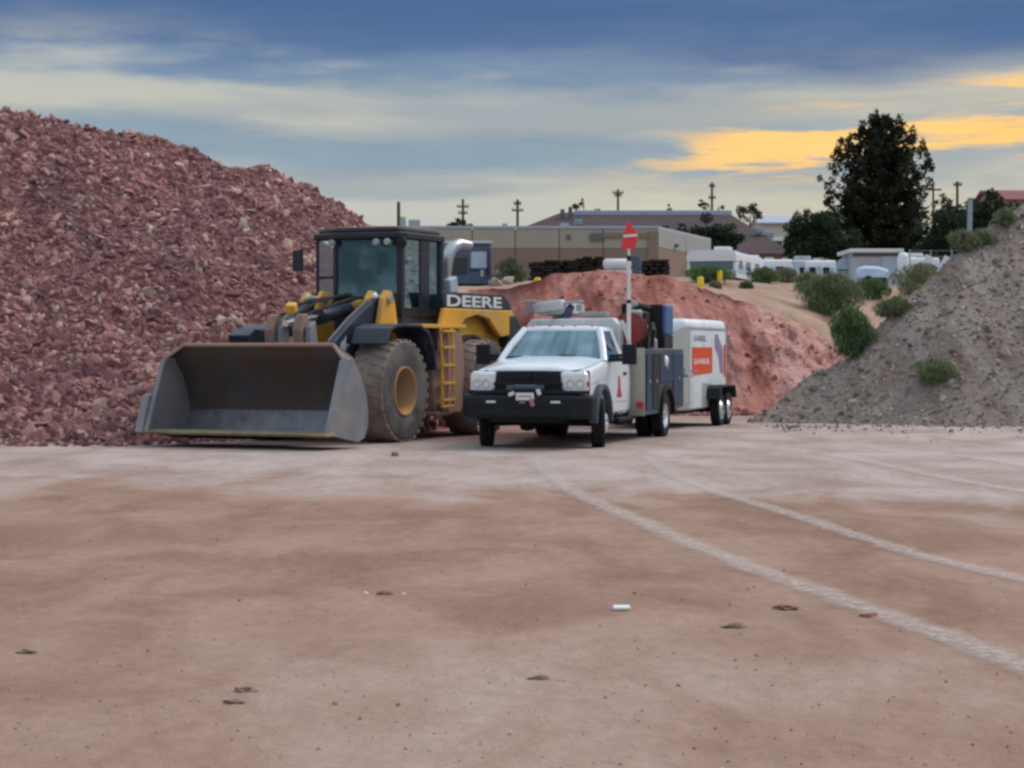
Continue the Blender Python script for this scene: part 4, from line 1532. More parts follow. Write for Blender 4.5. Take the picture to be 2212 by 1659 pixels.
    m.loft([low, up], cap=False, closed=False)
    m.build('windshield', 'truck_glass', cab, smooth=60)
    m = MB()
    m.loft([[(-.635 - .06 * k * k, k * .84, 1.482 - .04 * k * k) for k in np.linspace(-1, 1, 9)],
            [(-.665 - .06 * k * k, k * .83, 1.515 - .035 * k * k + .018 * math.sin(k * 5)) for k in np.linspace(-1, 1, 9)]], cap=False, closed=False)
    m.build('wiper', 'under_black', cab)
    for s in (1, -1):
        m = MB()
        m.add([(-.84, s * .915, 1.42), (-1.86, s * .915, 1.42), (-2.00, s * .685, 1.925), (-1.36, s * .675, 1.925)], [(0, 1, 2, 3)])
        m.build('side_window', 'side_glass', cab)
        m = MB()
        m.add([(-.68, s * .925, 1.425), (-.86, s * .925, 1.425), (-1.36, s * .685, 1.93), (-1.30, s * .695, 1.93)], [(0, 1, 2, 3)])
        m.tube([(-.70, s * .93, 1.415), (-2.0, s * .93, 1.415)], .018, 6)
        m.build('window_seal', 'under_black', cab)
        # door seam, handle and mirror
        m = MB()
        m.prism([(-.80, .56), (-.80, 1.40), (-1.98, 1.40), (-2.0, .62), (-1.9, .56)], 'y', s * .955, s * .985)
        dr = m.build('door', 'truck_white', cab, bevel=.012)
        MB().obox((-1.82, s * .995, 1.20), (.20, .03, .05)).build('handle', 'black_plastic', dr, bevel=.01)
        m = MB()
        m.box(-.80, -1.99, s * .985, s * .9875, .72, .735)
        m.build('trim', 'trailer_grey', dr)
        if s > 0:
            m = MB()
            m.prism([(-1.33, 1.16), (-1.46, 1.16), (-1.50, .96), (-1.62, .80), (-1.20, .80), (-1.30, .96)], 'y', .9855, .9885)
            m.build('door_emblem', 'decal_red', dr)
        m = MB()
        m.tube([(-.86, s * .93, 1.44), (-.90, s * 1.2, 1.46)], .03, 8)
        m.tube([(-.86, s * .93, 1.50), (-.90, s * 1.2, 1.52)], .03, 8)
        m.obox((-.90, s * 1.275, 1.53), (.10, .24, .34))
        mi = m.build('mirror', 'black_plastic', cab, bevel=.03)
    for y in (-.52, -.22, 0, .22, .52):
        m = MB()
        m.lathe([(0, .05), (.03, .04), (.05, .012), (.055, 0)], (-1.40 - .06 * y * y, y, 1.985), 'z', 12)
        m.build('roof_marker', 'marker_red', cab, smooth=50)
    # inside
    m = MB()
    m.box(-.75, -1.05, -.8, .8, 1.2, 1.44)
    m.obox((-1.9, .42, 1.35), (.16, .5, .75), (0, -.15, 0))
    m.obox((-1.9, -.42, 1.35), (.16, .5, .75), (0, -.15, 0))
    m.box(-2.3, -.7, -.85, .85, .9, 1.0)
    m.build('seat', 'seat_dark', cab, bevel=.03)
    # service body
    for s in (1, -1):
        m = MB()
        arch = [(-WB + .56 * math.cos(a), .42 + .50 * math.sin(a)) for a in np.linspace(R(5), R(175), 12)]
        ol = [(-2.46, .46), (-2.46, 1.62), (-6.05, 1.62), (-6.05, .52)] + arch[::-1]
        m.prism(ol, 'y', s * .62, s * 1.20)
        cb = m.build('side_cabinet', 'body_slate', root, bevel=.015)
        MB().box(-2.458, -2.44, s * .60, s * 1.21, .45, 1.64).build('front_panel', 'body_beige', cb, bevel=.006)
        # compartment doors; the black panel paints the dark inside of an open one
        for x0, x1, z0, z1, mt in ((-2.58, -3.02, .56, 1.54, 'body_blue'), (-3.10, -3.70, .56, 1.54, 'under_black'), (-3.78, -4.92, 1.02, 1.54, 'body_blue'), (-5.0, -5.95, .60, 1.54, 'body_blue')):
            m = MB()
            m.box(x0, x1, s * 1.203, s * 1.225, z0, z1)
            d = m.build('compartment_front', mt, cb, bevel=.008)
            MB().box((x0 + x1) / 2 - .06, (x0 + x1) / 2 + .06, s * 1.226, s * 1.24, (z0 + z1) / 2 - .03, (z0 + z1) / 2 + .03).build('latch', 'satin_steel', d, bevel=.004)
        m = MB()
        m.lathe([(0, .04), (.07, .035), (.10, .01), (.105, 0)], (-4.25, s * 1.226, 1.40), 'y', 18)
        m.build('side_lamp', 'lamp_white', cb, smooth=50, fix=True)
        m = MB()
        a1 = [(-WB + .60 * math.cos(a), .42 + .55 * math.sin(a)) for a in np.linspace(R(0), R(180), 16)]
        a2 = [(-WB + .54 * math.cos(a), .42 + .48 * math.sin(a)) for a in np.linspace(R(180), R(0), 16)]
        m.prism(a1 + a2, 'y', s * 1.19, s * 1.27)
        m.build('wheel_flare', 'under_black', cb)
        m = MB()
        m.box(-2.42, -2.36, s * 1.08, s * 1.20, .60, .70)
        m.build('reflector', 'marker_red', cb)
    m = MB()
    m.box(-2.50, -6.05, -.62, .62, .80, .90)
    m.box(-6.05, -6.35, -1.15, 1.15, .62, .74)
    m.build('deck', 'body_slate', root, bevel=.01)
    # white headboard box behind the cab
    m = MB()
    m.prism([(-.95, 1.45), (-.95, 2.04), (-.86, 2.15), (.62, 2.17), (.72, 2.06), (.74, 1.45)], 'x', -2.52, -3.05)
    m.build('headboard_box', 'crane_white', root, bevel=.03)
    m = MB()
    m.tube([(-2.40, .98, 1.62), (-2.42, .86, 1.95), (-2.44, .80, 2.12)], .03, 8)
    m.prism([(.74, 2.04), (.95, 2.10), (.84, 1.88)], 'x', -2.50, -2.54)
    m.build('hose_bracket', 'crane_white', root)
    # folded crane above the bed
    m = MB()
    m.prism([(-.18, 1.4), (.18, 1.4), (.14, 2.2), (-.14, 2.2)], 'x', -3.55, -3.20)
    m.tube([(-3.0, .14, 2.12), (-3.02, .20, 2.28), (-3.1, .26, 2.40)], [.09, .08, .06], 10)
    cr = m.build('crane', 'crane_dark', root, bevel=.02)
    cr.location.y = -.52
    m = MB()
    m.obox((-3.9, -.10, 2.34), (1.9, .44, .22), (R(4), 0, R(3)))
    m.obox((-3.02, -.12, 2.38), (.30, .52, .20), (R(8), 0, 0))
    m.build('crane_boom', 'crane_white', cr, bevel=.04)
    for c_, s_, r_, nm in (((-3.0, -.40, 2.47), (.12, .40, .05), (R(-6), 0, 0), 'crane_arm'), ((-3.0, .26, 2.45), (.12, .42, .05), (R(8), 0, 0), 'crane_arm'),
                           ((-3.1, -.52, 2.34), (.14, .14, .16), (0, 0, 0), 'crane_sheave'), ((-3.1, .40, 2.36), (.12, .10, .12), (0, 0, 0), 'crane_sheave'),
                           ((-3.3, .62, 2.24), (.5, .50, .09), (0, 0, .1), 'crane_outrigger')):
        MB().obox(c_, s_, r_).build(nm, 'trailer_grey', cr, bevel=.015)
    # red hose reel
    m = MB()
    c = (-2.95, .82, 1.98)
    m.lathe([(0, .10), (.07, .10), (.08, .06), (.26, .045), (.285, .06), (.285, .03), (.12, .02), (.12, -.20), (.285, -.21), (.285, -.24), (0, -.24)], c, 'x', 32)
    rl = m.build('hose_reel', 'reel_red', root, smooth=35, fix=True)
    m = MB()
    m.tube([(c[0] - .09, c[1] + .20 * math.cos(a), c[2] + .20 * math.sin(a)) for a in np.linspace(0, 2 * math.pi, 25)], .075, 8, cap=False)
    m.build('hose', 'under_black', rl, smooth=50)
    m = MB()
    for y in (.66, .98):
        m.tube([(c[0] - .26, y, 1.62), (c[0] - .26, c[1], 2.0)], .025, 6)
    m.build('reel_stand', 'under_black', rl)
    # engine drive welder and tools at the back
    m = MB()
    m.box(-5.30, -6.0, .72, 1.02, 1.88, 2.46)
    wl = m.build('welder', 'welder_blue', root, bevel=.05)
    m = MB()
    m.box(-5.255, -5.31, .70, .95, 1.64, 2.46)
    m.box(-5.2, -6.0, .74, 1.01, 1.63, 1.88)
    m.tube([(-5.25, .70, 2.38), (-5.0, .55, 2.42), (-4.9, .44, 2.40)], .07, 10)
    m.tube([(-4.7, .36, 2.46), (-4.7, .36, 2.26)], .07, 10)
    m.tube([(-5.1, .66, 1.62), (-5.1, .62, 2.3)], .05, 8)
    m.tube([(-4.6, .9, 1.63), (-4.7, .8, 1.85), (-5.0, .7, 1.95)], .07, 8)
    m.box(-4.35, -5.25, .30, .86, 1.60, 2.02)
    m.box(-4.75, -5.2, .40, .74, 2.02, 2.30)
    m.tube([(-4.3, .95, 1.66), (-4.3, .98, 1.95), (-4.6, .90, 2.08), (-5.1, .8, 2.05)], .045, 8)
    m.build('welder_frame', 'under_black', wl, bevel=.01)
    m = MB()
    m.obox((-4.85, .50, 2.10), (.4, .3, .5), (0, .1, .2))
    m.tube([(-4.9, .42, 2.36), (-4.95, .52, 2.5)], .07, 10)
    m.obox((-4.75, .60, 1.9), (.3, .34, .35))
    m.build('engine_block', 'trailer_grey', wl, bevel=.04)
    m = MB()
    m.lathe([(0, 1.60), (.085, 1.60), (.09, 1.64), (.09, 1.78), (.05, 1.82), (.05, 1.86), (0, 1.86)], (-4.45, .93, 0), 'z', 14)
    m.build('fuel_can', 'body_beige', root, smooth=40, fix=True)
    # bench and vice on the tail
    m = MB()
    m.box(-6.05, -6.55, .55, 1.30, 1.08, 1.14)
    m.obox((-6.3, 1.10, 1.20), (.30, .16, .14), (0, 0, .3))
    m.tube([(-6.3, 1.28, 1.20), (-6.3, 1.44, 1.19)], .02, 6)
    m.build('bench_vice', 'trailer_grey', root, bevel=.01)
    # whip flag
    m = MB()
    b = Vector((-2.42, .93, 1.45))
    m.tube([b, b + Vector((0, 0, .98))], .036, 10)
    m.tube([b + Vector((0, 0, 1.02)), b + Vector((.0, .0, 1.72))], .034, 10)
    m.tube([b + Vector((0, 0, 1.76)), b + Vector((0, 0, 1.92))], .024, 10)
    pole = m.build('flag_pole', 'pole_white', root, smooth=40)
    m = MB()
    m.tube([b + Vector((0, 0, .97)), b + Vector((0, 0, 1.03))], .042, 10)
    m.tube([b + Vector((0, 0, 1.71)), b + Vector((0, 0, 1.80))], .040, 10)
    m.build('pole_joint', 'under_black', pole, smooth=40)
    # cloth hangs at an angle off the pole tip
    t = b + Vector((0, .0, 1.90))
    q = [(-.14, .06), (-.09, .30), (-.02, .54), (.10, .40), (.17, .28), (.13, .10), (.02, .0)]
    m = MB()
    ring1 = [(t.x + .015 * math.sin(9 * z) + .012, t.y + y, t.z + z - .03) for y, z in q]
    ring2 = [(x - .012, y, z) for x, y, z in ring1]
    nq = len(q)
    m.add(ring1 + ring2, [tuple(range(nq)), tuple(range(2 * nq - 1, nq - 1, -1))] + [(i, nq + i, nq + (i + 1) % nq, (i + 1) % nq) for i in range(nq)])
    fl = m.build('flag', 'flag_red', pole, fix=True)
    m = MB()
    m.obox((t.x + .022, t.y + .03, t.z + .25), (.012, .25, .045), (R(4), 0, 0))
    m.build('flag_stripe', 'pole_white', pole)
    return root


truck = build_truck()


# ------------------------------------------------------------------ cargo trailer
def build_trailer():
    root = empty('cargo_trailer', (2.72, 43.25, -.012), R(252.5))
    tag(root, 'white enclosed cargo trailer with orange side panel, coupled behind the service truck', 'cargo trailer')
    L, hw, z0, z1 = 3.55, .93, .38, 2.24
    prof = [(hw * .93, z0), (hw, z0 + .04), (hw, z1 - .16), (hw * .96, z1 - .05), (hw * .86, z1)]
    def ring(x, k, dz):
        r = [(x, y * k, z if z < 1 else z - dz) for y, z in prof]
        return r + [(x, -y, z) for x, y, z in r[::-1]]
    m = MB()
    m.loft([ring(.34, .50, .30), ring(.26, .66, .14), ring(.10, .90, .03), ring(0, 1, 0), ring(-L, 1, 0)])
    body = m.build('box_body', 'trailer_white', root, smooth=45, fix=True)
    m = MB()
    def shell(x, k, dz, g=.012):
        r = [(x + g, y * k + g, max(z, .50) if z < 1 else z - dz + g) for y, z in prof if z < z1 - .1]
        return r
    for s in (1, -1):
        m.loft([[(x, s * y, z) for x, y, z in shell(.34, .50, .30)], [(x, s * y, z) for x, y, z in shell(.26, .66, .14)],
                [(x, s * y, z) for x, y, z in shell(.10, .90, .03)], [(x, s * y, z) for x, y, z in shell(0.02, 1, 0)]], cap=False, closed=False)
    m.loft([[(.354, y, z0 + .06), (.354, y, z1 - .48)] for y in (-.46, .46)], cap=False, closed=False)
    m.build('nose', 'trailer_warm_bounce', body, smooth=50)
    y = hw
    MB().box(-L, .02, y, y + .012, z1 - .22, z1 - .17).build('roof_rail', 'trailer_grey', body, bevel=.004)
    MB().box(-L, .02, -y - .012, -y, z1 - .22, z1 - .17).build('roof_rail', 'trailer_grey', body, bevel=.004)
    for s in (1, -1):
        m = MB()
        m.prism([(-.14, 1.66), (-2.10, 1.66), (-2.10, 1.16), (-2.04, 1.12), (-.20, 1.08), (-.14, 1.14)], 'y', s * (y + .003), s * (y + .008))
        op = m.build('orange_panel', 'trailer_orange', body)
        MB().prism([(-3.28, 1.72), (-L + .02, 1.72), (-L + .02, 1.02), (-3.28, 1.02)], 'y', s * (y + .003), s * (y + .008)).build('orange_strip', 'trailer_orange', body)
        MB().prism([(-2.35, 1.92), (-2.6, 1.95), (-3.2, 1.62), (-3.2, 1.1), (-2.95, 1.1), (-2.7, 1.5), (-2.35, 1.65)], 'y', s * (y + .003), s * (y + .007)).build('side_graphic', 'decal_purple', body)
        MB().prism([(-1.15, .92), (-2.2, .88), (-2.4, .44), (-1.05, .44)], 'y', s * (y + .003), s * (y + .007)).build('scuff_plate', 'trailer_grey', body)
        if s > 0:
            text('panel_lettering', 'U-HAUL', .16, 'white_paint', op, (-.34, y + .009, 1.31), (-1, 0, 0), (0, 0, 1), bold=.004, depth=.002, width=1.5)
            text('logo_lettering', 'U-HAUL', .16, 'decal_purple', body, (-.35, y + .004, 1.78), (-1, 0, 0), (0, 0, 1), bold=.008, depth=.002, width=1.15)
    # running gear
    m = MB()
    m.box(-L, .3, -.7, .7, .30, .40)
    for x in (-1.95, -2.72):
        m.tube([(x, -.98, .34), (x, .98, .34)], .05, 8)
    m.tube([(.3, .62, .42), (1.75, .05, .44)], .05, 8)
    m.tube([(.3, -.62, .42), (1.75, -.05, .44)], .05, 8)
    m.build('chassis', 'under_black', root)
    m = MB()
    m.obox((1.95, 0, .50), (.42, .12, .12))
    m.tube([(1.4, .16, .25), (1.4, .16, .95)], .035, 8)
    m.build('coupler', 'satin_steel', root, bevel=.02)
    for s in (1, -1):
        for x in (-1.95, -2.72):
            w = truck_wheel(root, .345, .20)
            w.location = (x, s * 1.08, .345)
            w.rotation_euler = (0, random.uniform(0, 3), 0 if s > 0 else math.pi)
        m = MB()
        m.prism([(-1.46, .58), (-1.56, .80), (-1.68, .86), (-3.0, .86), (-3.12, .80), (-3.22, .58), (-3.17, .58), (-3.08, .77), (-2.98, .82), (-1.70, .82), (-1.60, .77), (-1.51, .58)], 'y', s * .93, s * 1.24)
        m.build('fender', 'under_black', root, bevel=.012)
    m = MB()
    m.box(-L - .02, -L + .06, -hw - .01, hw + .01, z0, z1 - .06)
    m.build('rear_frame', 'trailer_grey', body, bevel=.01)
    return root


trailer = build_trailer()


# ------------------------------------------------------------------ foliage helpers
def leaf_quads(C, size, aspect=.45, up=0.0, jitter=.5):
    """one small leaf-shaped quad per centre"""
    n = len(C)
    a = RNG.normal(size=(n, 3))
    a[:, 2] += up
    a /= np.linalg.norm(a, axis=1)[:, None]
    b = np.cross(a, RNG.normal(size=(n, 3)))
    b /= np.linalg.norm(b, axis=1)[:, None] + 1e-9
    L = (size * RNG.uniform(1 - jitter, 1 + jitter, n))[:, None]
    a, b = a * L * .5, b * L * .5 * aspect
    v = np.stack([C - a, C + b, C + a, C - b], 1).reshape(-1, 3)
    f = np.arange(n * 4).reshape(n, 4)
    return v, f


def clump_points(centres, radii, per, squash=.8):
    out = []
    for c, r in zip(centres, radii):
        n = max(3, int(per * r * r))
        d = RNG.normal(size=(n, 3))
        d /= np.linalg.norm(d, axis=1)[:, None]
        d *= (RNG.uniform(0.25, 1, n) ** .55)[:, None] * r
        d[:, 2] *= squash
        out.append(np.asarray(c) + d)
    return np.concatenate(out)


def tree_root(name, X, D, label, cat='tree', group=None):
    t = empty(name, (X, D, gz(X, D) - .1))
    return tag(t, label, cat, group)


def conifer(px, D, top_y, label, prof, lean=0.0, limbs=120, mat='needles', tips=()):
    """tall evergreen: trunk, limbs in loose whorls, needle tufts along every limb"""
    X = (px - CX) / F * D
    t = tree_root('conifer_tree', X, D, label)
    H = P(px, top_y, D).z - t.location.z
    m = MB()
    m.tube([(0, 0, 0), (.05, 0, H * .35), (-.04, 0, H * .7), (.02, 0, H * .96)], [.32, .24, .13, .03], 8)
    m.build('trunk', 'bark', t, smooth=60)
    hp, rp = zip(*prof)
    m = MB()
    cs, rs = [], []
    for i in range(limbs):
        h = .05 + .92 * (i + RNG.uniform(0, 1)) / limbs
        r = np.interp(h, hp, rp) * RNG.uniform(.62, 1.12)
        a = i * 2.399 + RNG.uniform(-.4, .4)
        rise = RNG.uniform(.15, .55) * (1 + .6 * h)
        d = Vector((math.cos(a), math.sin(a), 0))
        p0 = Vector((0, 0, h * H - r * rise * .6))
        pts = [p0, p0 + d * r * .5 + Vector((0, 0, r * rise * .35)), p0 + d * r + Vector((0, 0, r * rise))]
        m.tube(pts, [.07 * (1 - h) + .03, .045 * (1 - h) + .02, .012], 5, cap=False)
        for k in np.linspace(.28, 1.0, 6):
            q = pts[0].lerp(pts[1], k * 2) if k < .5 else pts[1].lerp(pts[2], k * 2 - 1)
            cs.append(q + Vector(RNG.normal(0, .12, 3)))
            rs.append(RNG.uniform(.30, .52) * (.75 + .25 * (1 - k)) * (1.0 if h < .8 else .8))
    for dx, dz, r in tips:
        for k in range(5):
            cs.append(Vector((dx, 0, H * dz - k * r * .55)))
            rs.append(r * (.35 + .16 * k))
    m.build('limb', 'bark', t)
    # shaded core of twigs and needles
    nc = 260
    hc = RNG.uniform(.06, .86, nc)
    ac, rc = RNG.uniform(0, 6.28, nc), np.sqrt(RNG.uniform(0, 1, nc)) * np.interp(hc, hp, rp) * .74
    cs += [Vector((r_ * math.cos(a_), r_ * math.sin(a_), h_ * H)) for a_, r_, h_ in zip(ac, rc, hc)]
    rs += list(RNG.uniform(.4, .7, nc) * np.where(hc < .6, 1.1, .7))
    C = clump_points(cs, rs, 260)
    v, f = leaf_quads(C, .30, .42, .25)
    npmesh('crown', v, f, mat, t)
    return t


def bushy(name, px, base_y, D, blobs, label, mat, per=160, leaf=.20, cat='tree', group=None, trunk=True, base_z=None):
    """round-crowned tree or bush; blobs are (px, py, radius in px) in the view, spread in depth too"""
    X = (px - CX) / F * D
    t = tree_root(name, X, D, label, cat, group)
    if base_z is not None:
        t.location.z = base_z
    cs, rs = [], []
    for bx, by, br in blobs:
        r = br / F * D
        c = P(bx, by, D) - t.location
        k = max(6, int(15 * (br / 30) ** .6))
        for _ in range(k):
            o_ = Vector(RNG.normal(0, .42, 3)) * r
            o_.y *= 1.1
            cs.append(c + o_)
            rs.append(r * RNG.uniform(.38, .68))
    cs = [Vector((c.x, c.y, max(c.z, .15))) for c in cs]
    if trunk:
        m = MB()
        top = sum(cs, Vector()) / len(cs)
        m.tube([(0, 0, 0), (top.x * .4, top.y * .3, top.z * .55), (top.x, top.y * .5, top.z)], [.035 * top.z + .05, .03 * top.z + .03, .02], 7)
        for c in cs[::3]:
            m.tube([(top.x * .4, top.y * .3, top.z * .5), (c.x * .8, c.y * .8, c.z * .9)], [.03 + .01 * top.z, .012], 4, cap=False)
        m.build('trunk', 'bark', t)
    C = clump_points(cs, rs, 1.6 * per / max(.1, (leaf / .2) ** 2))
    C[:, 2] = np.maximum(C[:, 2], .02)
    v, f = leaf_quads(C, leaf, .5, .15)
    npmesh('crown', v, f, mat, t)
    return t


def hit(px, py, lo=40.0, hi=170.0):
    """how far ahead the ground is met along the sight line of a pixel"""
    D = np.arange(lo, hi, .25)
    a, b = P(px, py, 1.0), CAMZ
    X = a.x * D
    zr = CAMZ + (a.z - CAMZ) * D
    top = np.maximum(ground_z(X, D), mound_h(X, D))
    k = np.nonzero(top >= zr)[0]
    return float(D[k[0]]) if len(k) else None


def shrub(px, base_y, D, w, h, label, mats=('shrub_green',), n=1500, on=None, blade=.16, cat='shrub', group='shrubs on the dirt slopes'):
    """wispy brush: many thin upright blades fanning out of one base"""
    D = hit(px, base_y, 40 if on else 59.5) or D
    X = (px - CX) / F * D
    z = max(float(mound_h(np.array([X]), np.array([D]))[0]), gz(X, D))
    t = empty('shrub', (X, D, z - .05))
    tag(t, label, cat, group)
    W, H = w / F * D / 2, h / F * D
    m = MB()
    for k in range(9):
        a = k * 2.4
        m.tube([(0, 0, 0), (W * .3 * math.cos(a), W * .3 * math.sin(a), H * .45), (W * .6 * math.cos(a), W * .6 * math.sin(a), H * .8)], [.012, .009, .004], 4, cap=False)
    m.build('stem', 'bark', t)
    for j, mt in enumerate(mats):
        k = int(1.5 * n) // len(mats)
        a, rr_ = RNG.uniform(0, 2 * math.pi, k), RNG.uniform(0, 1, k) ** .6
        hh = RNG.uniform(.02, 1, k) ** (.8 if j == 0 else .55)
        spread = .35 + .65 * np.sin(np.clip(hh * 1.25 + .15, 0, 1) * math.pi * .62)
        lump = 1 + .28 * np.sin(a * 3 + hh * 5) + RNG.normal(0, .09, k)
        C = np.stack([W * rr_ * spread * lump * np.cos(a), W * rr_ * spread * lump * np.sin(a), H * hh * (1 - .32 * rr_ ** 2)], -1)
        v, f = leaf_quads(C, blade * 1.25, .13, 2.2)
        npmesh('foliage', v, f, mt, t)
    return t


# ------------------------------------------------------------------ buildings behind
def wall_quad(m, a, b, z0, z1, t=.3):
    a, b = Vector((a[0], a[1], 0)), Vector((b[0], b[1], 0))
    nn = (b - a).cross(Vector((0, 0, 1))).normalized() * t
    vs = [a, b, b - nn, a - nn]
    m.add([(v.x, v.y, z0) for v in vs] + [(v.x, v.y, z1) for v in vs],
          [(3, 2, 1, 0), (4, 5, 6, 7), (0, 1, 5, 4), (1, 2, 6, 5), (2, 3, 7, 6), (3, 0, 4, 7)])
    return m


def build_warehouse():
    D = 150.0
    A, B = P(740, 493, D), P(1421, 493, D)
    Cc = P(1536, 520, 167)
    zt = B.z
    z0 = gz(B.x, D) - .6
    zb = P(1400, 536, D).z
    root = empty('warehouse', (A.x, D, z0))
    tag(root, 'low tan concrete building with a brown lower band behind the red bank', 'building')
    O = Vector((A.x, D, z0))

    def loc(m):
        m.v = [(x - O.x, y - O.y, z - O.z) for x, y, z in m.v]
        return m
    # tilt-up panels, each with a pale top and a brown base
    edges = [740, 830, 925, 1020, 1113, 1208, 1303, 1421]
    for u0, u1 in zip(edges[:-1], edges[1:]):
        x0, x1 = P(u0, 493, D).x + .04, P(u1, 493, D).x - .04
        loc(wall_quad(MB(), (x0, D), (x1, D), zb, zt)).build('wall_panel', 'concrete_tan', root)
        loc(wall_quad(MB(), (x0, D - .02), (x1, D - .02), z0, zb - .03)).build('base_panel', 'concrete_brown', root)
    loc(wall_quad(MB(), (A.x, D + .12), (B.x, D + .12), z0, zt - .1)).build('wall_core', 'concrete_brown', root)
    loc(wall_quad(MB(), (A.x, D - .08), (B.x + .06, D - .08), zt, zt + .16, .5)).build('parapet_cap', 'roof_pale', root)
    # return wall on the right
    d = (Cc - B)
    for k0, k1 in ((0, .5), (.5, 1)):
        p, q = B + d * (k0 + .004), B + d * (k1 - .004)
        loc(wall_quad(MB(), p, q, zb + .1, zt)).build('wall_panel', 'concrete_side', root)
        loc(wall_quad(MB(), p, q, z0, zb + .07)).build('base_panel', 'concrete_brown', root)
    loc(wall_quad(MB(), B, Cc, zt, zt + .16, .5)).build('parapet_cap', 'roof_pale', root)
    # roof deck
    m = MB()
    m.add([(A.x, D + .3, zt - .5), (B.x, D + .3, zt - .5), (Cc.x, Cc.y, zt - .5), (A.x, Cc.y + 6, zt - .5)], [(0, 1, 2, 3)])
    loc(m).build('roof', 'roof_pale', root)
    # corner pier and frame round the last bay
    x = P(1400, 493, D).x
    loc(MB().box(x, B.x + .05, D - .2, D - .04, z0, zt - .25)).build('pier', 'concrete_brown', root)
    x0 = P(1300, 493, D).x
    loc(MB().box(x0, x, D - .16, D - .04, zt - .65, zt - .35)).build('lintel', 'concrete_brown', root)
    for u0, w_, h_ in ((1288, .9, .5), (1228, .25, .3)):
        c = P(u0, 512, D)
        f = loc(MB().box(c.x - w_ / 2, c.x + w_ / 2, D - .2, D - .03, c.z - h_ / 2, c.z + h_ / 2)).build('wall_lamp', 'insulator', root)
    # hatch on the return wall
    c = B + d * .3
    loc(MB().obox((c.x + .1, c.y - .05, zt - 1.0), (.3, .3, .25))).build('vent', 'insulator', root)
    # things on the roof
    for u0, u1, y0, name in ((884, 908, 476, 'roof_unit'), (866, 877, 470, 'roof_vent'), (1085, 1096, 484, 'roof_vent'), (1210, 1228, 484, 'roof_vent')):
        a, b = P(u0, y0, D + 6), P(u1, y0, D + 6)
        loc(MB().box(a.x, b.x, D + 5, D + 6.2, zt - .5, a.z)).build(name, 'trailer_grey', root, bevel=.05)
    return root


build_warehouse()


def build_brown_roof():
    r0, r1 = P(1212, 462, 215), P(1572, 456, 215)
    e0, e1 = P(985, 545, 196), P(1716, 548, 196)
    ze = min(e0.z, e1.z)
    zr = (r0.z + r1.z) / 2
    g = gz(e0.x, 196) - 1
    O = Vector((e0.x, 196, g))
    root = empty('brown_roof_hall', O)
    tag(root, 'large hall with a dark brown hipped roof and pale ridge strip', 'building')
    m = MB()
    b0, b1 = Vector((e0.x, 236, ze)), Vector((e1.x, 236, ze))
    E0, E1 = Vector((e0.x, 196, ze)), Vector((e1.x, 196, ze))
    R0, R1 = Vector((r0.x, 215, zr)), Vector((r1.x, 215, zr))
    m.add([tuple(v - O) for v in (E0, E1, b1, b0, R0, R1)], [(0, 1, 5, 4), (2, 3, 4, 5), (1, 2, 5), (3, 0, 4), (3, 2, 1, 0)])
    rf = m.build('roof', 'roof_brown', root)
    a = P(1240, 464, 214) - O
    m = MB().box(a.x, R1.x - O.x + .3, 17.8, 20.5, zr - O.z - .42, zr - O.z + .14)
    m.build('ridge_strip', 'roof_pale', rf, bevel=.05)
    for u, y, h in ((1215, 452, .9), (1232, 447, 1.1)):
        c = P(u, y, 212) - O
        MB().box(c.x - .2, c.x + .2, c.y - .2, c.y + .2, c.z - h * 1.2, c.z).build('chimney', 'insulator', rf)
    for u, y in ((1640, 496), (1662, 505), (1250, 478)):
        c = P(u, y, 204) - O
        MB().obox((c.x, c.y, c.z - .1), (.8, .8, .5)).build('roof_vent', 'lamp_metal', rf, bevel=.05)
    m = MB()
    m.box(1.0, e1.x - O.x - 1.0, 1.2, 39, 0, ze - O.z)
    m.build('wall', 'concrete_brown', root)


build_brown_roof()


def simple_house(name, u0, u1, ridge_y, eave_y, D, wallm, roofm, label):
    a, b = P(u0, eave_y, D), P(u1, eave_y, D)
    zr = P(u0, ridge_y, D + 3).z
    g = gz(a.x, D) - .6
    O = Vector((a.x, D, g))
    root = empty(name, O)
    tag(root, label, 'house')
    w = b.x - a.x
    m = MB()
    m.prism([(-.4, a.z - g), (3.4, zr - g), (7.2, a.z - g), (7.2, a.z - g + .18), (3.4, zr - g + .2), (-.4, a.z - g + .18)], 'x', -.3, w + .3)
    m.build('roof', roofm, root)
    m = MB()
    m.prism([(0, 0), (0, a.z - g), (3.4, zr - g - .02), (6.8, a.z - g), (6.8, 0)], 'x', 0, w)
    m.build('wall', wallm, root)
    for k in (.25, .65):
        wn = MB().box(w * k, w * k + 1.2, -.06, .02, (a.z - g) * .45, (a.z - g) * .85).build('window', 'white_paint', root)
        MB().box(w * k + .1, w * k + 1.1, -.09, -.05, (a.z - g) * .5, (a.z - g) * .8).build('pane', 'dark_glass', wn)


simple_house('house', 1640, 1760, 470, 484, 262, 'wall_pale', 'roof_pale', 'pale house with a light roof left of the big dark conifer')
simple_house('house', 2150, 2330, 416, 436, 150, 'wall_pale', 'roof_red', 'pale house with a red roof at the far right edge')


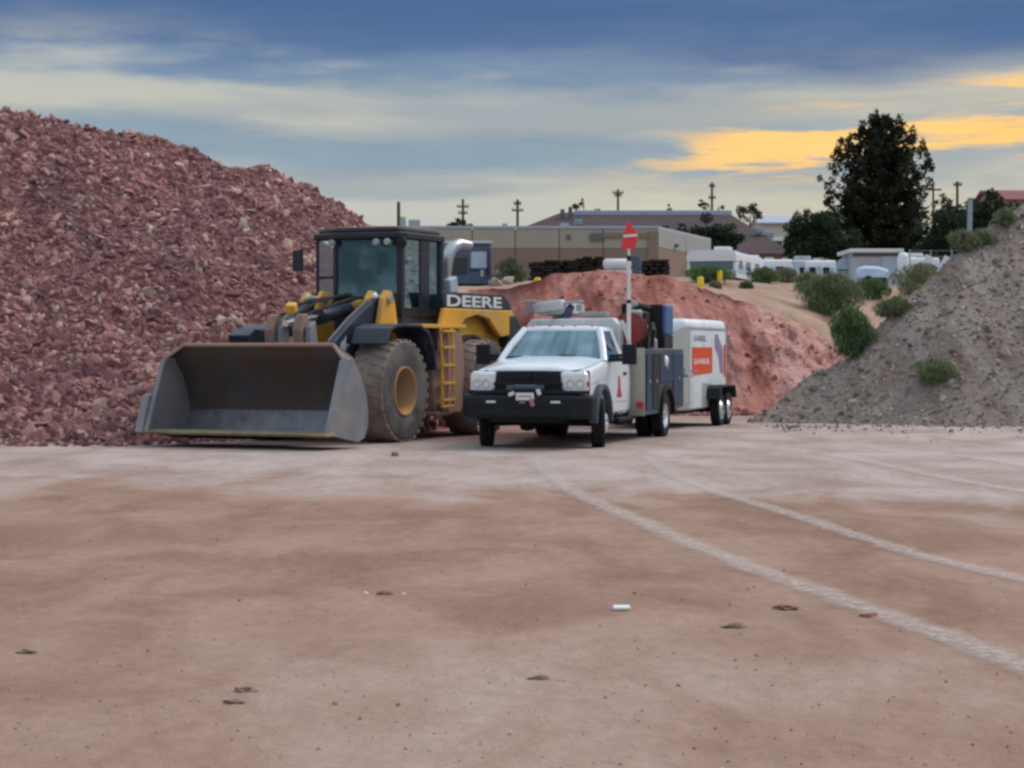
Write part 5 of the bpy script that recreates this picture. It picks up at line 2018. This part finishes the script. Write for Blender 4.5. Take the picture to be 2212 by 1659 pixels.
# ------------------------------------------------------------------ poles
def utility_pole(px, top_y, D, arms, label, r=.17):
    p = P(px, top_y, D)
    g = gz(p.x, D)
    root = empty('utility_pole', (p.x, D, g - .5))
    tag(root, label, 'utility pole', 'wooden utility poles on the skyline')
    H = p.z - g + .5
    MB().tube([(0, 0, 0), (0, 0, H)], [r * 1.2, r * .8], 8).build('pole', 'wood_pole', root, smooth=60)
    for dy, hw, rz in arms:
        z = H - dy / F * D
        ar = MB().obox((0, -.16, z), (hw * 2 / F * D, .12, .16), (0, 0, rz)).build('crossarm', 'wood_pole', root)
        for k in (-.9, -.45, .45, .9):
            x = k * hw / F * D
            MB().tube([(x * math.cos(rz), -.16 + x * math.sin(rz), z + .08), (x * math.cos(rz), -.16 + x * math.sin(rz), z + .30)], [.06, .05], 6).build('insulator', 'insulator', ar)


utility_pole(861, 436, 230, [], 'bare wooden pole behind the loader cab, leftmost on the skyline', .22)
utility_pole(1000, 430, 240, [(17, 13, .1), (31, 10, .1)], 'wooden pole with two crossarms above a small round tree')
utility_pole(1118, 431, 240, [(10, 8, .1), (24, 13, .3)], 'wooden pole with crossarms at the left end of the brown roof')
utility_pole(1335, 409, 260, [(8, 12, .1), (14, 8, .2)], 'wooden pole with a short crossarm above the middle of the brown roof')
utility_pole(1538, 394, 260, [(9, 7, .4), (34, 8, .2)], 'tall wooden pole with a low side arm near the right end of the brown roof')
utility_pole(2068, 392, 220, [(8, 9, -.3)], 'wooden pole with a slanted crossarm right of the big dark conifer')


def light_pole():
    D = 92
    p, q = P(2096, 430, D), P(2090, 560, D)
    g = gz(p.x, D)
    root = empty('steel_pole', (p.x, D, g - .3))
    tag(root, 'plain pale blue-grey steel pole rising beyond the gravel mound', 'pole')
    H = p.z - g + .3
    MB().tube([(-.10, 0, 0), (0, 0, H)], [.13, .10], 12).build('pole', 'lamp_metal', root, smooth=60)
    MB().lathe([(.12, H - .02), (.12, H + .05), (0, H + .06)], (0, 0, 0), 'z', 12).build('cap', 'lamp_metal', root)
    D = 128
    p = P(2017, 392, D)
    g = gz(p.x, D)
    root = empty('timber_pole', (p.x, D, g - .3))
    tag(root, 'thin dark pole standing in front of the right side of the big conifer', 'pole')
    MB().tube([(0, 0, 0), (-.03, 0, p.z - g + .3)], [.085, .06], 8).build('pole', 'wood_pole', root, smooth=60)
    MB().obox((0, -.1, p.z - g - .2), (.9, .07, .1)).build('crossarm', 'wood_pole', root)


light_pole()


# ------------------------------------------------------------------ parked vehicles and clutter on the terrace
def rv(name, u0, u1, top_y, D, length, rz, label, cat, body='rv_white', roofm='rv_white', skirt='rv_blue', h=None, front=True, wide=None):
    """boxy trailer / motorhome body with windows, door, roof unit and wheels"""
    a, b = P(u0, top_y, D), P(u1, top_y, D)
    c = (a + b) / 2
    g = min(gz(c.x, D), gz(c.x, D + 2))
    root = empty(name, (c.x, D + .2, g), rz)
    tag(root, label, cat, 'vehicles parked on the terrace')
    W = (b.x - a.x)
    H = c.z - g if h is None else h
    L = length
    z0 = .55
    if wide:
        W, L = wide, b.x - a.x
        root.location = (a.x, D + W / 2, g)
        root.rotation_euler = (0, 0, R(-90))
    m = MB()
    sec = [(-W / 2, z0), (-W / 2, H - .30), (-W / 2 + .10, H - .08), (-W / 2 + .35, H), (W / 2 - .35, H), (W / 2 - .10, H - .08), (W / 2, H - .30), (W / 2, z0)]
    rings = [[(x, y, z) for x, z in sec] for y in (0, L)]
    bd = MB().loft(rings).build('body', body, root, smooth=30, fix=True)
    m = MB()
    sec2 = [(-W / 2 - .02, H - .55), (-W / 2 - .02, H - .28), (-W / 2 + .09, H - .06), (-W / 2 + .35, H + .03), (W / 2 - .35, H + .03), (W / 2 - .09, H - .06), (W / 2 + .02, H - .28), (W / 2 + .02, H - .55)]
    MB().loft([[(x, y, z) for x, z in sec2] for y in (-.10, L * .25)]).build('front_cap', roofm, bd, smooth=35, fix=True)
    if front:
        MB().box(-W * .44, W * .44, -.04, .02, H * .42, H * .76).build('windshield', 'rv_teal', bd, bevel=.02)
        MB().box(-W * .5, W * .5, -.06, -.01, .55, .95).build('bumper', 'trailer_grey', bd, bevel=.02)
    MB().box(-W / 2 - .012, W / 2 + .012, .3, L - .1, z0 + .25, z0 + .70).build('stripe', skirt, bd)
    for s in (-1, 1):
        for y0, y1 in ((L * .10, L * .22), (L * .34, L * .50), (L * .68, L * .84)):
            MB().box(s * W / 2 - .02, s * W / 2 + .02, y0, y1, H * .52, H * .76).build('window', 'dark_glass', bd, bevel=.01)
        MB().box(s * W / 2 - .02, s * W / 2 + .025, L * .54, L * .62, .7, H * .8).build('door', roofm, bd, bevel=.01)
        for y in (L * .2, L * .72):
            MB().lathe([(0, .12), (.2, .12), (.25, .11), (.4, .10), (.42, 0), (.4, -.10), (0, -.1)], (s * (W / 2 - .2), y, .42), 'x', 18).build('wheel', 'rubber', root, smooth=40, fix=True)
    MB().obox((.1 * W, L * .22, H + .14), (W * .32, .95, .26)).build('roof_unit', roofm, bd, bevel=.06)
    MB().obox((-.1 * W, L * .6, H + .08), (.5, .5, .16)).build('roof_vent', 'rv_grey', bd, bevel=.03)
    return root


rv('motorhome', 1484, 1592, 541, 112, 8.0, R(-17), 'white motorhome with a wide teal windshield, leftmost of the parked campers', 'motorhome')
rv('travel_trailer', 1600, 1712, 560, 122, 6.5, R(-34), 'white travel trailer between the motorhome and the grey trailer', 'trailer', body='rv_white', front=False, wide=2.3)
rv('travel_trailer', 1718, 1806, 562, 126, 6.0, R(-30), 'grey white low trailer behind the largest shrub', 'trailer', body='rv_white', roofm='rv_grey', front=False, wide=2.2)
rv('cargo_van', 1808, 1842, 560, 118, 4.5, R(-12), 'pale blue van parked beside the white flat-roofed shed', 'van', body='rv_blue', roofm='rv_blue')

rv('travel_trailer', 1966, 2030, 556, 120, 5.0, 0.0, 'white travel trailer behind the wire fence under the thin dark pole', 'trailer', body='rv_white', front=False, wide=2.2)


def build_shed():
    D = 116
    a, b = P(1846, 541, D), P(1940, 541, D)
    g = gz(a.x, D) - .3
    root = empty('storage_shed', (a.x, D, g))
    tag(root, 'white flat-roofed shed below the big dark conifer', 'shed', 'vehicles parked on the terrace')
    w, H = b.x - a.x, a.z - g
    MB().box(0, w, 0, 4, 0, H - .12).build('wall', 'rv_grey', root)
    MB().box(-.3, w + .25, -.35, 4.3, H - .12, H + .08).build('roof', 'rv_white', root, bevel=.03)
    MB().box(-.1, w + .02, -.03, 0, H - .34, H - .15).build('fascia', 'insulator', root)
    d = MB().box(w * .62, w * .62 + .9, -.06, .0, 0, 2.0).build('door', 'rv_blue', root)
    MB().box(w * .62 + .75, w * .62 + .8, -.1, -.06, .95, 1.1).build('handle', 'insulator', d)
    # boxy tarpaulined load beside it
    D = 104
    a, b = P(1848, 578, D), P(1918, 578, D)
    g = gz(a.x, D) - .2
    root = empty('covered_boat', ((a.x + b.x) / 2, D, g), R(-8))
    tag(root, 'blue-grey covered boat standing in front of the white shed', 'boat', 'vehicles parked on the terrace')
    w, H = b.x - a.x, a.z - g + .1
    m = MB()
    rings = []
    for k, hw, hz in ((-.5, .12, .75), (-.42, .5, .92), (-.2, .85, 1.0), (.2, .95, .96), (.5, .9, .82)):
        x = k * w
        rings.append([(x, -hw, H * .45), (x, -hw * .8, H * hz * .86), (x, 0, H * hz), (x, hw * .8, H * hz * .86), (x, hw, H * .45)])
    MB().loft(rings).build('cover', 'rv_blue', root, smooth=50, fix=True)
    rings = []
    for k, hw in ((-.5, .08), (-.42, .42), (-.2, .78), (.2, .88), (.5, .85)):
        x = k * w
        rings.append([(x, -hw, H * .47), (x, -hw * .7, H * .22), (x, 0, H * .12), (x, hw * .7, H * .22), (x, hw, H * .47)])
    MB().loft(rings).build('hull', 'rv_grey', root, smooth=50, fix=True)
    for x in (-.1, .25):
        MB().lathe([(0, .1), (.28, .1), (.30, 0), (.28, -.1), (0, -.1)], (x * w, -.8, .3), 'y', 16).build('wheel', 'rubber', root, smooth=40, fix=True)
    # upright white tank
    D = 110
    a = P(1951, 545, D)
    g = gz(a.x, D) - .2
    root = empty('upright_tank', (a.x, D, g))
    tag(root, 'white upright tank at the right end of the shed', 'tank')
    H = a.z - g
    MB().lathe([(0, .3), (.27, .32), (.30, .4), (.30, H - .25), (.22, H - .08), (.08, H), (0, H)], (0, 0, 0), 'z', 20).build('shell', 'rv_white', root, smooth=50, fix=True)
    for s in (-1, 1):
        MB().box(s * .2 - .04, s * .2 + .04, -.05, .05, 0, .4).build('leg', 'rv_grey', root)
    # small fence by the tank
    D = 106
    root = empty('wire_fence', (P(1965, 600, D).x, D, gz(P(1965, 600, D).x, D)))
    tag(root, 'grey wire fence right of the white upright tank', 'fence')
    n = 7
    for i in range(n):
        x = i * 1.05
        MB().tube([(x, 0, -.3), (x, 0, 1.9)], .035, 6).build('post', 'lamp_metal', root)
    for z in (.25, .7, 1.15, 1.55, 1.85):
        MB().tube([(0, 0, z), ((n - 1) * 1.05, 0, z)], .014, 4).build('wire', 'lamp_metal', root)
    for u0, y0, lb in ((2001, 568, 'small tilted white board lying in weeds by the fence'), (2040, 570, 'pale board leaning in weeds under the pole by the fence')):
        D = 100
        p = P(u0, y0, D)
        o = MB().obox((0, 0, 0), (.35, .05, .75), (0, R(28), 0)).build('board', 'rv_white', None, bevel=.01)
        o.location = (p.x, D, max(p.z, gz(p.x, D) + .35))
        tag(o, lb, 'board')


build_shed()


def timber_stack(u0, u1, y0, y1, D, label, layers):
    a, b = P(u0, y0, D), P(u1, y1, D)
    g = gz((a.x + b.x) / 2, D) - .2
    root = empty('timber_stack', (a.x, D, g))
    tag(root, label, 'timber stack', 'stacks of dark timber behind the red bank')
    w, H = b.x - a.x, a.z - g
    lh = H / layers
    for i in range(layers):
        z = i * lh
        k = 3 + (i % 2)
        for j in range(k):
            x0 = w * j / k + RNG.uniform(-.05, .08)
            x1 = w * (j + 1) / k - RNG.uniform(.02, .10)
            if i == layers - 1 and j == 0:
                continue
            MB().obox(((x0 + x1) / 2, RNG.uniform(-.1, .1), z + lh * .42), (x1 - x0, 1.4, lh * .72), (0, RNG.uniform(-.02, .02), 0)).build('timber', 'timber_dark', root)
    m = MB()
    m.box(.1, w - .1, .1, .9, 0, H * .94)
    m.build('core', 'timber_dark', root)


timber_stack(1143, 1250, 562, 606, 84, 'long stack of dark brown timber left of the white tank', 9)
timber_stack(1238, 1304, 554, 600, 86, 'taller stack of dark brown timber next to the white tank', 9)
timber_stack(1378, 1446, 560, 600, 88, 'dark brown timber stack right of the flag pole', 7)


def lying_tank():
    D = 78
    a, b = P(1302, 566, D), P(1364, 566, D)
    g = gz(a.x, D)
    root = empty('lying_tank', ((a.x + b.x) / 2, D, g))
    tag(root, 'white lying tank on the crest of the red bank', 'tank')
    w = b.x - a.x
    zc = P(1302, 570, D).z - g
    r = .19
    MB().lathe([(0, -w / 2), (r * .7, -w / 2 + .03), (r, -w / 2 + .13), (r, w / 2 - .13), (r * .7, w / 2 - .03), (0, w / 2)], (0, 0, zc), 'x', 20).build('shell', 'rv_white', root, smooth=50, fix=True)
    MB().box(-w / 2, w / 2, -.25, .25, zc - .42, zc - .24).build('skid', 'rv_white', root, bevel=.02)
    for s in (-1, 1):
        MB().box(s * w * .35 - .05, s * w * .35 + .05, -.2, .2, -.1, zc - .40).build('leg', 'rv_grey', root)
    D = 82
    p = P(1372, 552, D)
    g = gz(p.x, D)
    root = empty('drum_rack', (p.x, D, g))
    tag(root, 'small blue-grey drum rack right beside the flag pole', 'drum rack')
    h = p.z - g
    for z0 in (0, h * .5):
        MB().lathe([(0, z0), (.24, z0), (.25, z0 + .03), (.25, z0 + h * .46), (0, z0 + h * .47)], (0, 0, 0), 'z', 16).build('drum', 'machine_blue', root, smooth=40, fix=True)


lying_tank()


def bollard(px, top_y, D, label):
    D = hit(px, top_y + 31, 59.5) or D
    p = P(px, top_y, D)
    g = gz(p.x, D)
    root = empty('bollard', (p.x, D, g - .1))
    tag(root, label, 'bollard', 'yellow bollards on the terrace')
    h = p.z - g + .1
    MB().lathe([(.10, 0), (.10, h - .04), (.07, h), (0, h + .01)], (0, 0, 0), 'z', 14).build('post', 'safety_yellow', root, smooth=50, fix=True)
    MB().lathe([(.103, h * .5), (.106, h * .52), (.106, h * .58), (.103, h * .6)], (0, 0, 0), 'z', 14).build('band', 'safety_yellow', root)


bollard(1513, 598, 66, 'lower yellow bollard on the bank in front of the motorhome')
bollard(1555, 585, 70, 'higher yellow bollard in front of the motorhome windshield')
bollard(1161, 600, 62, 'small yellow bollard on the bank before the long timber stack')


def build_machine():
    D = 76
    a, b = P(958, 522, D), P(1062, 522, D)
    g = gz(b.x, D)
    root = empty('parked_machine', (b.x, D, g))
    tag(root, 'blue-grey machine cabin with a dark window behind the loader hood', 'machine')
    w, H = b.x - a.x, b.z - g
    m = MB()
    m.prism([(-w, .1), (-w, H - .25), (-w + .15, H - .08), (-.1, H - .08), (0, H - .3), (0, .1)], 'y', 0, 1.7)
    cb = m.build('cabin', 'machine_blue', root, bevel=.04)
    MB().box(-w - .05, .06, -.12, 1.8, H - .08, H + .02).build('roof', 'rv_grey', cb, bevel=.03)
    MB().box(-w + .32, -w + .85, -.02, .03, H * .28, H * .66).build('window', 'dark_glass', cb, bevel=.02)
    MB().box(-w + .98, -.12, -.02, .03, H * .42, H * .78).build('window', 'rv_blue', cb, bevel=.02)
    MB().box(-w + .95, -.08, -.035, -.01, H * .36, H * .385).build('rail', 'under_black', cb)
    MB().tube([(-.14, -.1, .4), (-.14, -.1, H * .8)], .03, 8).build('hand_rail', 'under_black', cb)
    MB().obox((-.34, -.05, H * .30), (.13, .08, .26)).build('lamp', 'body_beige', cb, bevel=.02)
    MB().box(-w - .1, .1, .1, 1.6, -.2, .1).build('undercarriage', 'under_black', root, bevel=.03)


build_machine()

# boulders beside the machine
sh_ = rock_shapes('boulder', 5, 'pale_rock')
for i, (u0, y0, r, D, lb) in enumerate(((1066, 592, .30, 78, 'pale boulder on top of the heap between machine and timber'), (1088, 590, .34, 79, 'rounded pale boulder right of the brown one'),
                                        (1070, 614, .26, 74, 'flat pale boulder below the others by the machine'), (1094, 612, .28, 75, 'pale boulder lowest on the right of the heap'),
                                        (1080, 603, .28, 76.5, 'brown boulder in the middle of the small heap'))):
    p = P(u0, y0, D)
    o = bpy.data.objects.new('boulder', sh_[i])
    col.objects.link(o)
    o.location = p
    o.scale = (r * 1.2, r, r)
    o.rotation_euler = (.3 * i, .2, i * 1.3)
    tag(o, lb, 'boulder', 'boulders behind the loader')
    hm = MB()
    gg = gz(p.x, D)
    # earth that carries the boulder
    if i == 0:
        q = P(1080, 600, 79)
        g2 = gz(q.x, 79)
        hm.lathe([(1.6, g2 - .3), (1.1, g2 + .2), (.7, (q.z + g2) / 2 + .1), (.35, q.z), (0, q.z + .05)], (q.x, 79.5, 0), 'z', 20)
        hp_ = hm.build('earth_heap', 'mound_gravel', None, smooth=60, fix=True)
        tag(hp_, 'small heap of earth under pale boulders beyond the loader', 'earth heap')

# ------------------------------------------------------------------ trees
conifer(1902, 150, 243, 'big dark evergreen conifer with several peaks, tallest tree in view',
        [(0, 3.6), (.1, 4.1), (.3, 4.1), (.5, 3.9), (.66, 3.4), (.78, 2.6), (.86, 1.9), (.93, 1.1), (1, .3)], limbs=170,
        tips=((-.35, 1.01, .55), (1.3, .985, .55), (2.2, .93, .5), (-1.35, .95, .5), (-2.2, .88, .45), (-3.1, .82, .5), (-3.7, .58, .45), (3.3, .78, .5), (2.9, .86, .4)))
bushy('leafy_tree', 1755, 545, 140, [(1722, 528, 30), (1758, 505, 44), (1800, 525, 44), (1745, 535, 32), (1790, 490, 32), (1830, 535, 36)], 'round dark green tree touching the left side of the big conifer', 'leaf_dark', per=420, leaf=.2)
bushy('leafy_tree', 2055, 545, 125, [(2050, 490, 40), (2030, 515, 36), (2075, 515, 40), (2060, 468, 30), (2045, 535, 36), (2085, 480, 30)], 'dark green tree behind the steel pole', 'leaf_dark', per=420, leaf=.2)
bushy('leafy_tree', 2130, 540, 112, [(2132, 455, 34), (2120, 485, 42), (2150, 495, 40), (2105, 515, 40), (2138, 432, 16), (2134, 415, 9), (2160, 460, 22)], 'dark tree with a pointed top beside the red-roofed house', 'leaf_dark', per=420, leaf=.2)
bushy('leafy_tree', 2170, 520, 96, [(2165, 500, 30), (2195, 468, 26), (2140, 528, 28), (2190, 490, 26)], 'lighter green bush above the crest of the gravel mound', 'shrub_dark', per=420, leaf=.16)
bushy('leafy_tree', 1545, 540, 170, [(1500, 510, 22), (1545, 508, 30), (1580, 520, 24), (1515, 525, 20), (1470, 498, 14), (1435, 494, 10)], 'broad dark green tree in front of the brown roof', 'leaf_dark', per=420, leaf=.22)
bushy('leafy_tree', 1620, 470, 245, [(1605, 458, 14), (1625, 456, 15), (1640, 466, 10)], 'brownish tree rising behind the right end of the brown roof', 'leaf_brown', per=300, leaf=.3)
bushy('leafy_tree', 1525, 450, 250, [(1515, 446, 9), (1524, 443, 8), (1556, 452, 7)], 'small dark tree by the tallest wooden pole', 'leaf_dark', per=300, leaf=.3)
bushy('leafy_tree', 1445, 455, 250, [(1444, 450, 6), (1445, 443, 3)], 'tiny pointed treetop over the middle of the brown roof', 'leaf_dark', per=320, leaf=.3)
bushy('leafy_tree', 1250, 455, 240, [(1242, 448, 9), (1257, 441, 8), (1258, 432, 5), (1290, 455, 6)], 'small two-topped tree over the left end of the ridge', 'leaf_dark', per=300, leaf=.3)
bushy('leafy_tree', 985, 490, 200, [(975, 488, 12), (990, 482, 12), (1005, 488, 9)], 'small round tree behind the tan building by the pole', 'leaf_dark', per=300, leaf=.28)
bushy('leafy_tree', 1735, 465, 200, [(1722, 464, 10), (1742, 460, 11), (1760, 466, 12)], 'distant wide dark treetop left of the conifer above the pale house', 'leaf_dark', per=300, leaf=.28)

# ------------------------------------------------------------------ shrubs and weeds
shrub(1795, 680, 63, 132, 92, 'largest green shrub, on the tan slope under the parked trailers', ('shrub_green', 'shrub_dark', 'shrub_dry'), 4200, blade=.17)
shrub(1886, 645, 70, 66, 46, 'small dark green shrub right of the largest shrub', ('shrub_dark', 'shrub_green'), 1800)
shrub(1840, 770, 48.0, 84, 108, 'green shrub growing on the crest of the gravel mound', ('shrub_green', 'shrub_dark'), 3000, on=mound_h, blade=.13)
shrub(1990, 650, 60, 120, 84, 'pale green shrub right of the fence, behind the mound crest', ('shrub_green', 'shrub_dry'), 3600, blade=.15)
shrub(2050, 585, 62, 110, 84, 'tall weeds behind the mound crest below the steel pole', ('shrub_dry', 'shrub_green'), 2600, blade=.16)
shrub(2020, 830, 44.3, 88, 52, 'low green weeds on the face of the gravel mound', ('shrub_green', 'shrub_dry'), 1300, on=mound_h, blade=.11)
shrub(1532, 607, 75, 92, 34, 'green weeds around the yellow bollards before the motorhome', ('shrub_dark', 'shrub_green'), 2200)
shrub(1650, 612, 84, 62, 36, 'weeds in front of the white travel trailer', ('shrub_green', 'shrub_dark'), 1400)
shrub(1700, 610, 80, 50, 34, 'dry pale weeds between the two travel trailers', ('shrub_dry',), 1100)
shrub(1745, 628, 72, 60, 42, 'dry tuft left of the largest shrub', ('shrub_dry', 'shrub_green'), 1200)
shrub(1612, 624, 66, 28, 18, 'tiny dark tuft on the crest of the red bank', ('shrub_dark',), 500)
shrub(1105, 612, 76, 56, 58, 'grey green bush left of the long timber stack', ('shrub_dark', 'shrub_dry'), 1500)
shrub(1920, 690, 52, 60, 34, 'low green weeds just under the mound crest', ('shrub_green', 'shrub_dry'), 1000, on=mound_h, blade=.11)
shrub(1545, 622, 62, 24, 16, 'tiny brown tuft below the higher bollard', ('shrub_dry',), 400)

for i_, (u_, y_, w_, h_, lb_) in enumerate(((1935, 672, 56, 36, 'small tuft on the mound crest between two larger shrubs'), (2080, 548, 60, 44, 'green tuft at the foot of the steel pole'),
                                            (2120, 530, 50, 36, 'tuft of weeds on the upper mound crest'), (2170, 488, 44, 36, 'highest tuft on the mound crest'),
                                            (1868, 730, 44, 38, 'tuft hugging the right side of the crest shrub'))):
    shrub(u_, y_ + 4, 50, w_, h_, lb_, ('shrub_green', 'shrub_dry'), 900, on=mound_h, blade=.12)

# ------------------------------------------------------------------ bits lying on the lot
def on_lot(px, py):
    D = CAMZ * F / (py - HZ)
    return (px - CX) / F * D, D


def clod(px, py, r, mat, label, cat='dirt clod', squash=.45, long=1.4, name='dirt_clod', group='clods lying on the lot'):
    X, D = on_lot(px, py)
    m = MB()
    # once-divided icosahedron, roughened so that it reads as a crumbled lump
    ed, vv, ff = {}, [tuple(x) for x in IV], []
    def mid(a_, b_):
        k_ = (min(a_, b_), max(a_, b_))
        if k_ not in ed:
            q_ = (np.array(vv[a_]) + np.array(vv[b_])) / 2
            vv.append(tuple(q_ / np.linalg.norm(q_)))
            ed[k_] = len(vv) - 1
        return ed[k_]
    for a_, b_, c_ in IF:
        x_, y_, z_ = mid(a_, b_), mid(b_, c_), mid(c_, a_)
        ff += [(a_, x_, z_), (b_, y_, x_), (c_, z_, y_), (x_, y_, z_)]
    v = np.array(vv) * (1 + RNG.uniform(-.38, .38, (len(vv), 1))) * np.array([long, 1, squash]) * r
    m.add([tuple(x) for x in v], [tuple(int(j) for j in q) for q in ff])
    o = m.build(name, mat, None)
    o.location = (X, D, gz(X, D) + r * squash * .35)
    o.rotation_euler = (0, 0, RNG.uniform(-.4, .4))
    tag(o, label, cat, group)


X, D = on_lot(1343, 1320)
o = MB().obox((0, 0, .018), (.105, .06, .022), (R(8), 0, .1)).build('litter_scrap', 'litter_white', None, bevel=.008)
o.location = (X, D, gz(X, D))
tag(o, 'small white scrap of litter lying in the middle of the lot', 'litter')
clod(790, 1283, .014, 'litter_white', 'white pebble at the left end of a brown clod', 'stone', .8, 1.0, 'white_stone', 'white stones on the lot')
clod(872, 1285, .013, 'litter_white', 'white pebble at the right end of a brown clod', 'stone', .8, 1.0, 'white_stone', 'white stones on the lot')
clod(830, 1284, .038, 'clod_brown', 'brown clod between two white pebbles', long=1.6, squash=.42)
clod(1588, 1360, .045, 'clod_brown', 'dark lump of dirt right of the white litter')
clod(1700, 1320, .05, 'clod_brown', 'dark brown clod near the wide tyre track', long=1.5, squash=.425)
clod(1880, 1336, .035, 'clod_red', 'red clod at the edge of the wide tyre track', long=1.8)
clod(525, 1495, .036, 'clod_brown', 'long brown clod at the lower left', long=1.7, squash=.42)
clod(505, 1520, .028, 'clod_brown', 'second dark clod below the long one at the lower left', long=1.6, squash=.42)
clod(60, 1412, .036, 'clod_brown', 'dark clod at the left edge of the lot', long=1.7, squash=.42)
clod(1165, 1466, .028, 'clod_brown', 'small brown clod low in the middle of the lot', long=1.8)
clod(852, 985, .06, 'clod_brown', 'dark stone on the pale road in front of the loader wheel', 'stone', .8, 1.0, 'dark_stone', None)
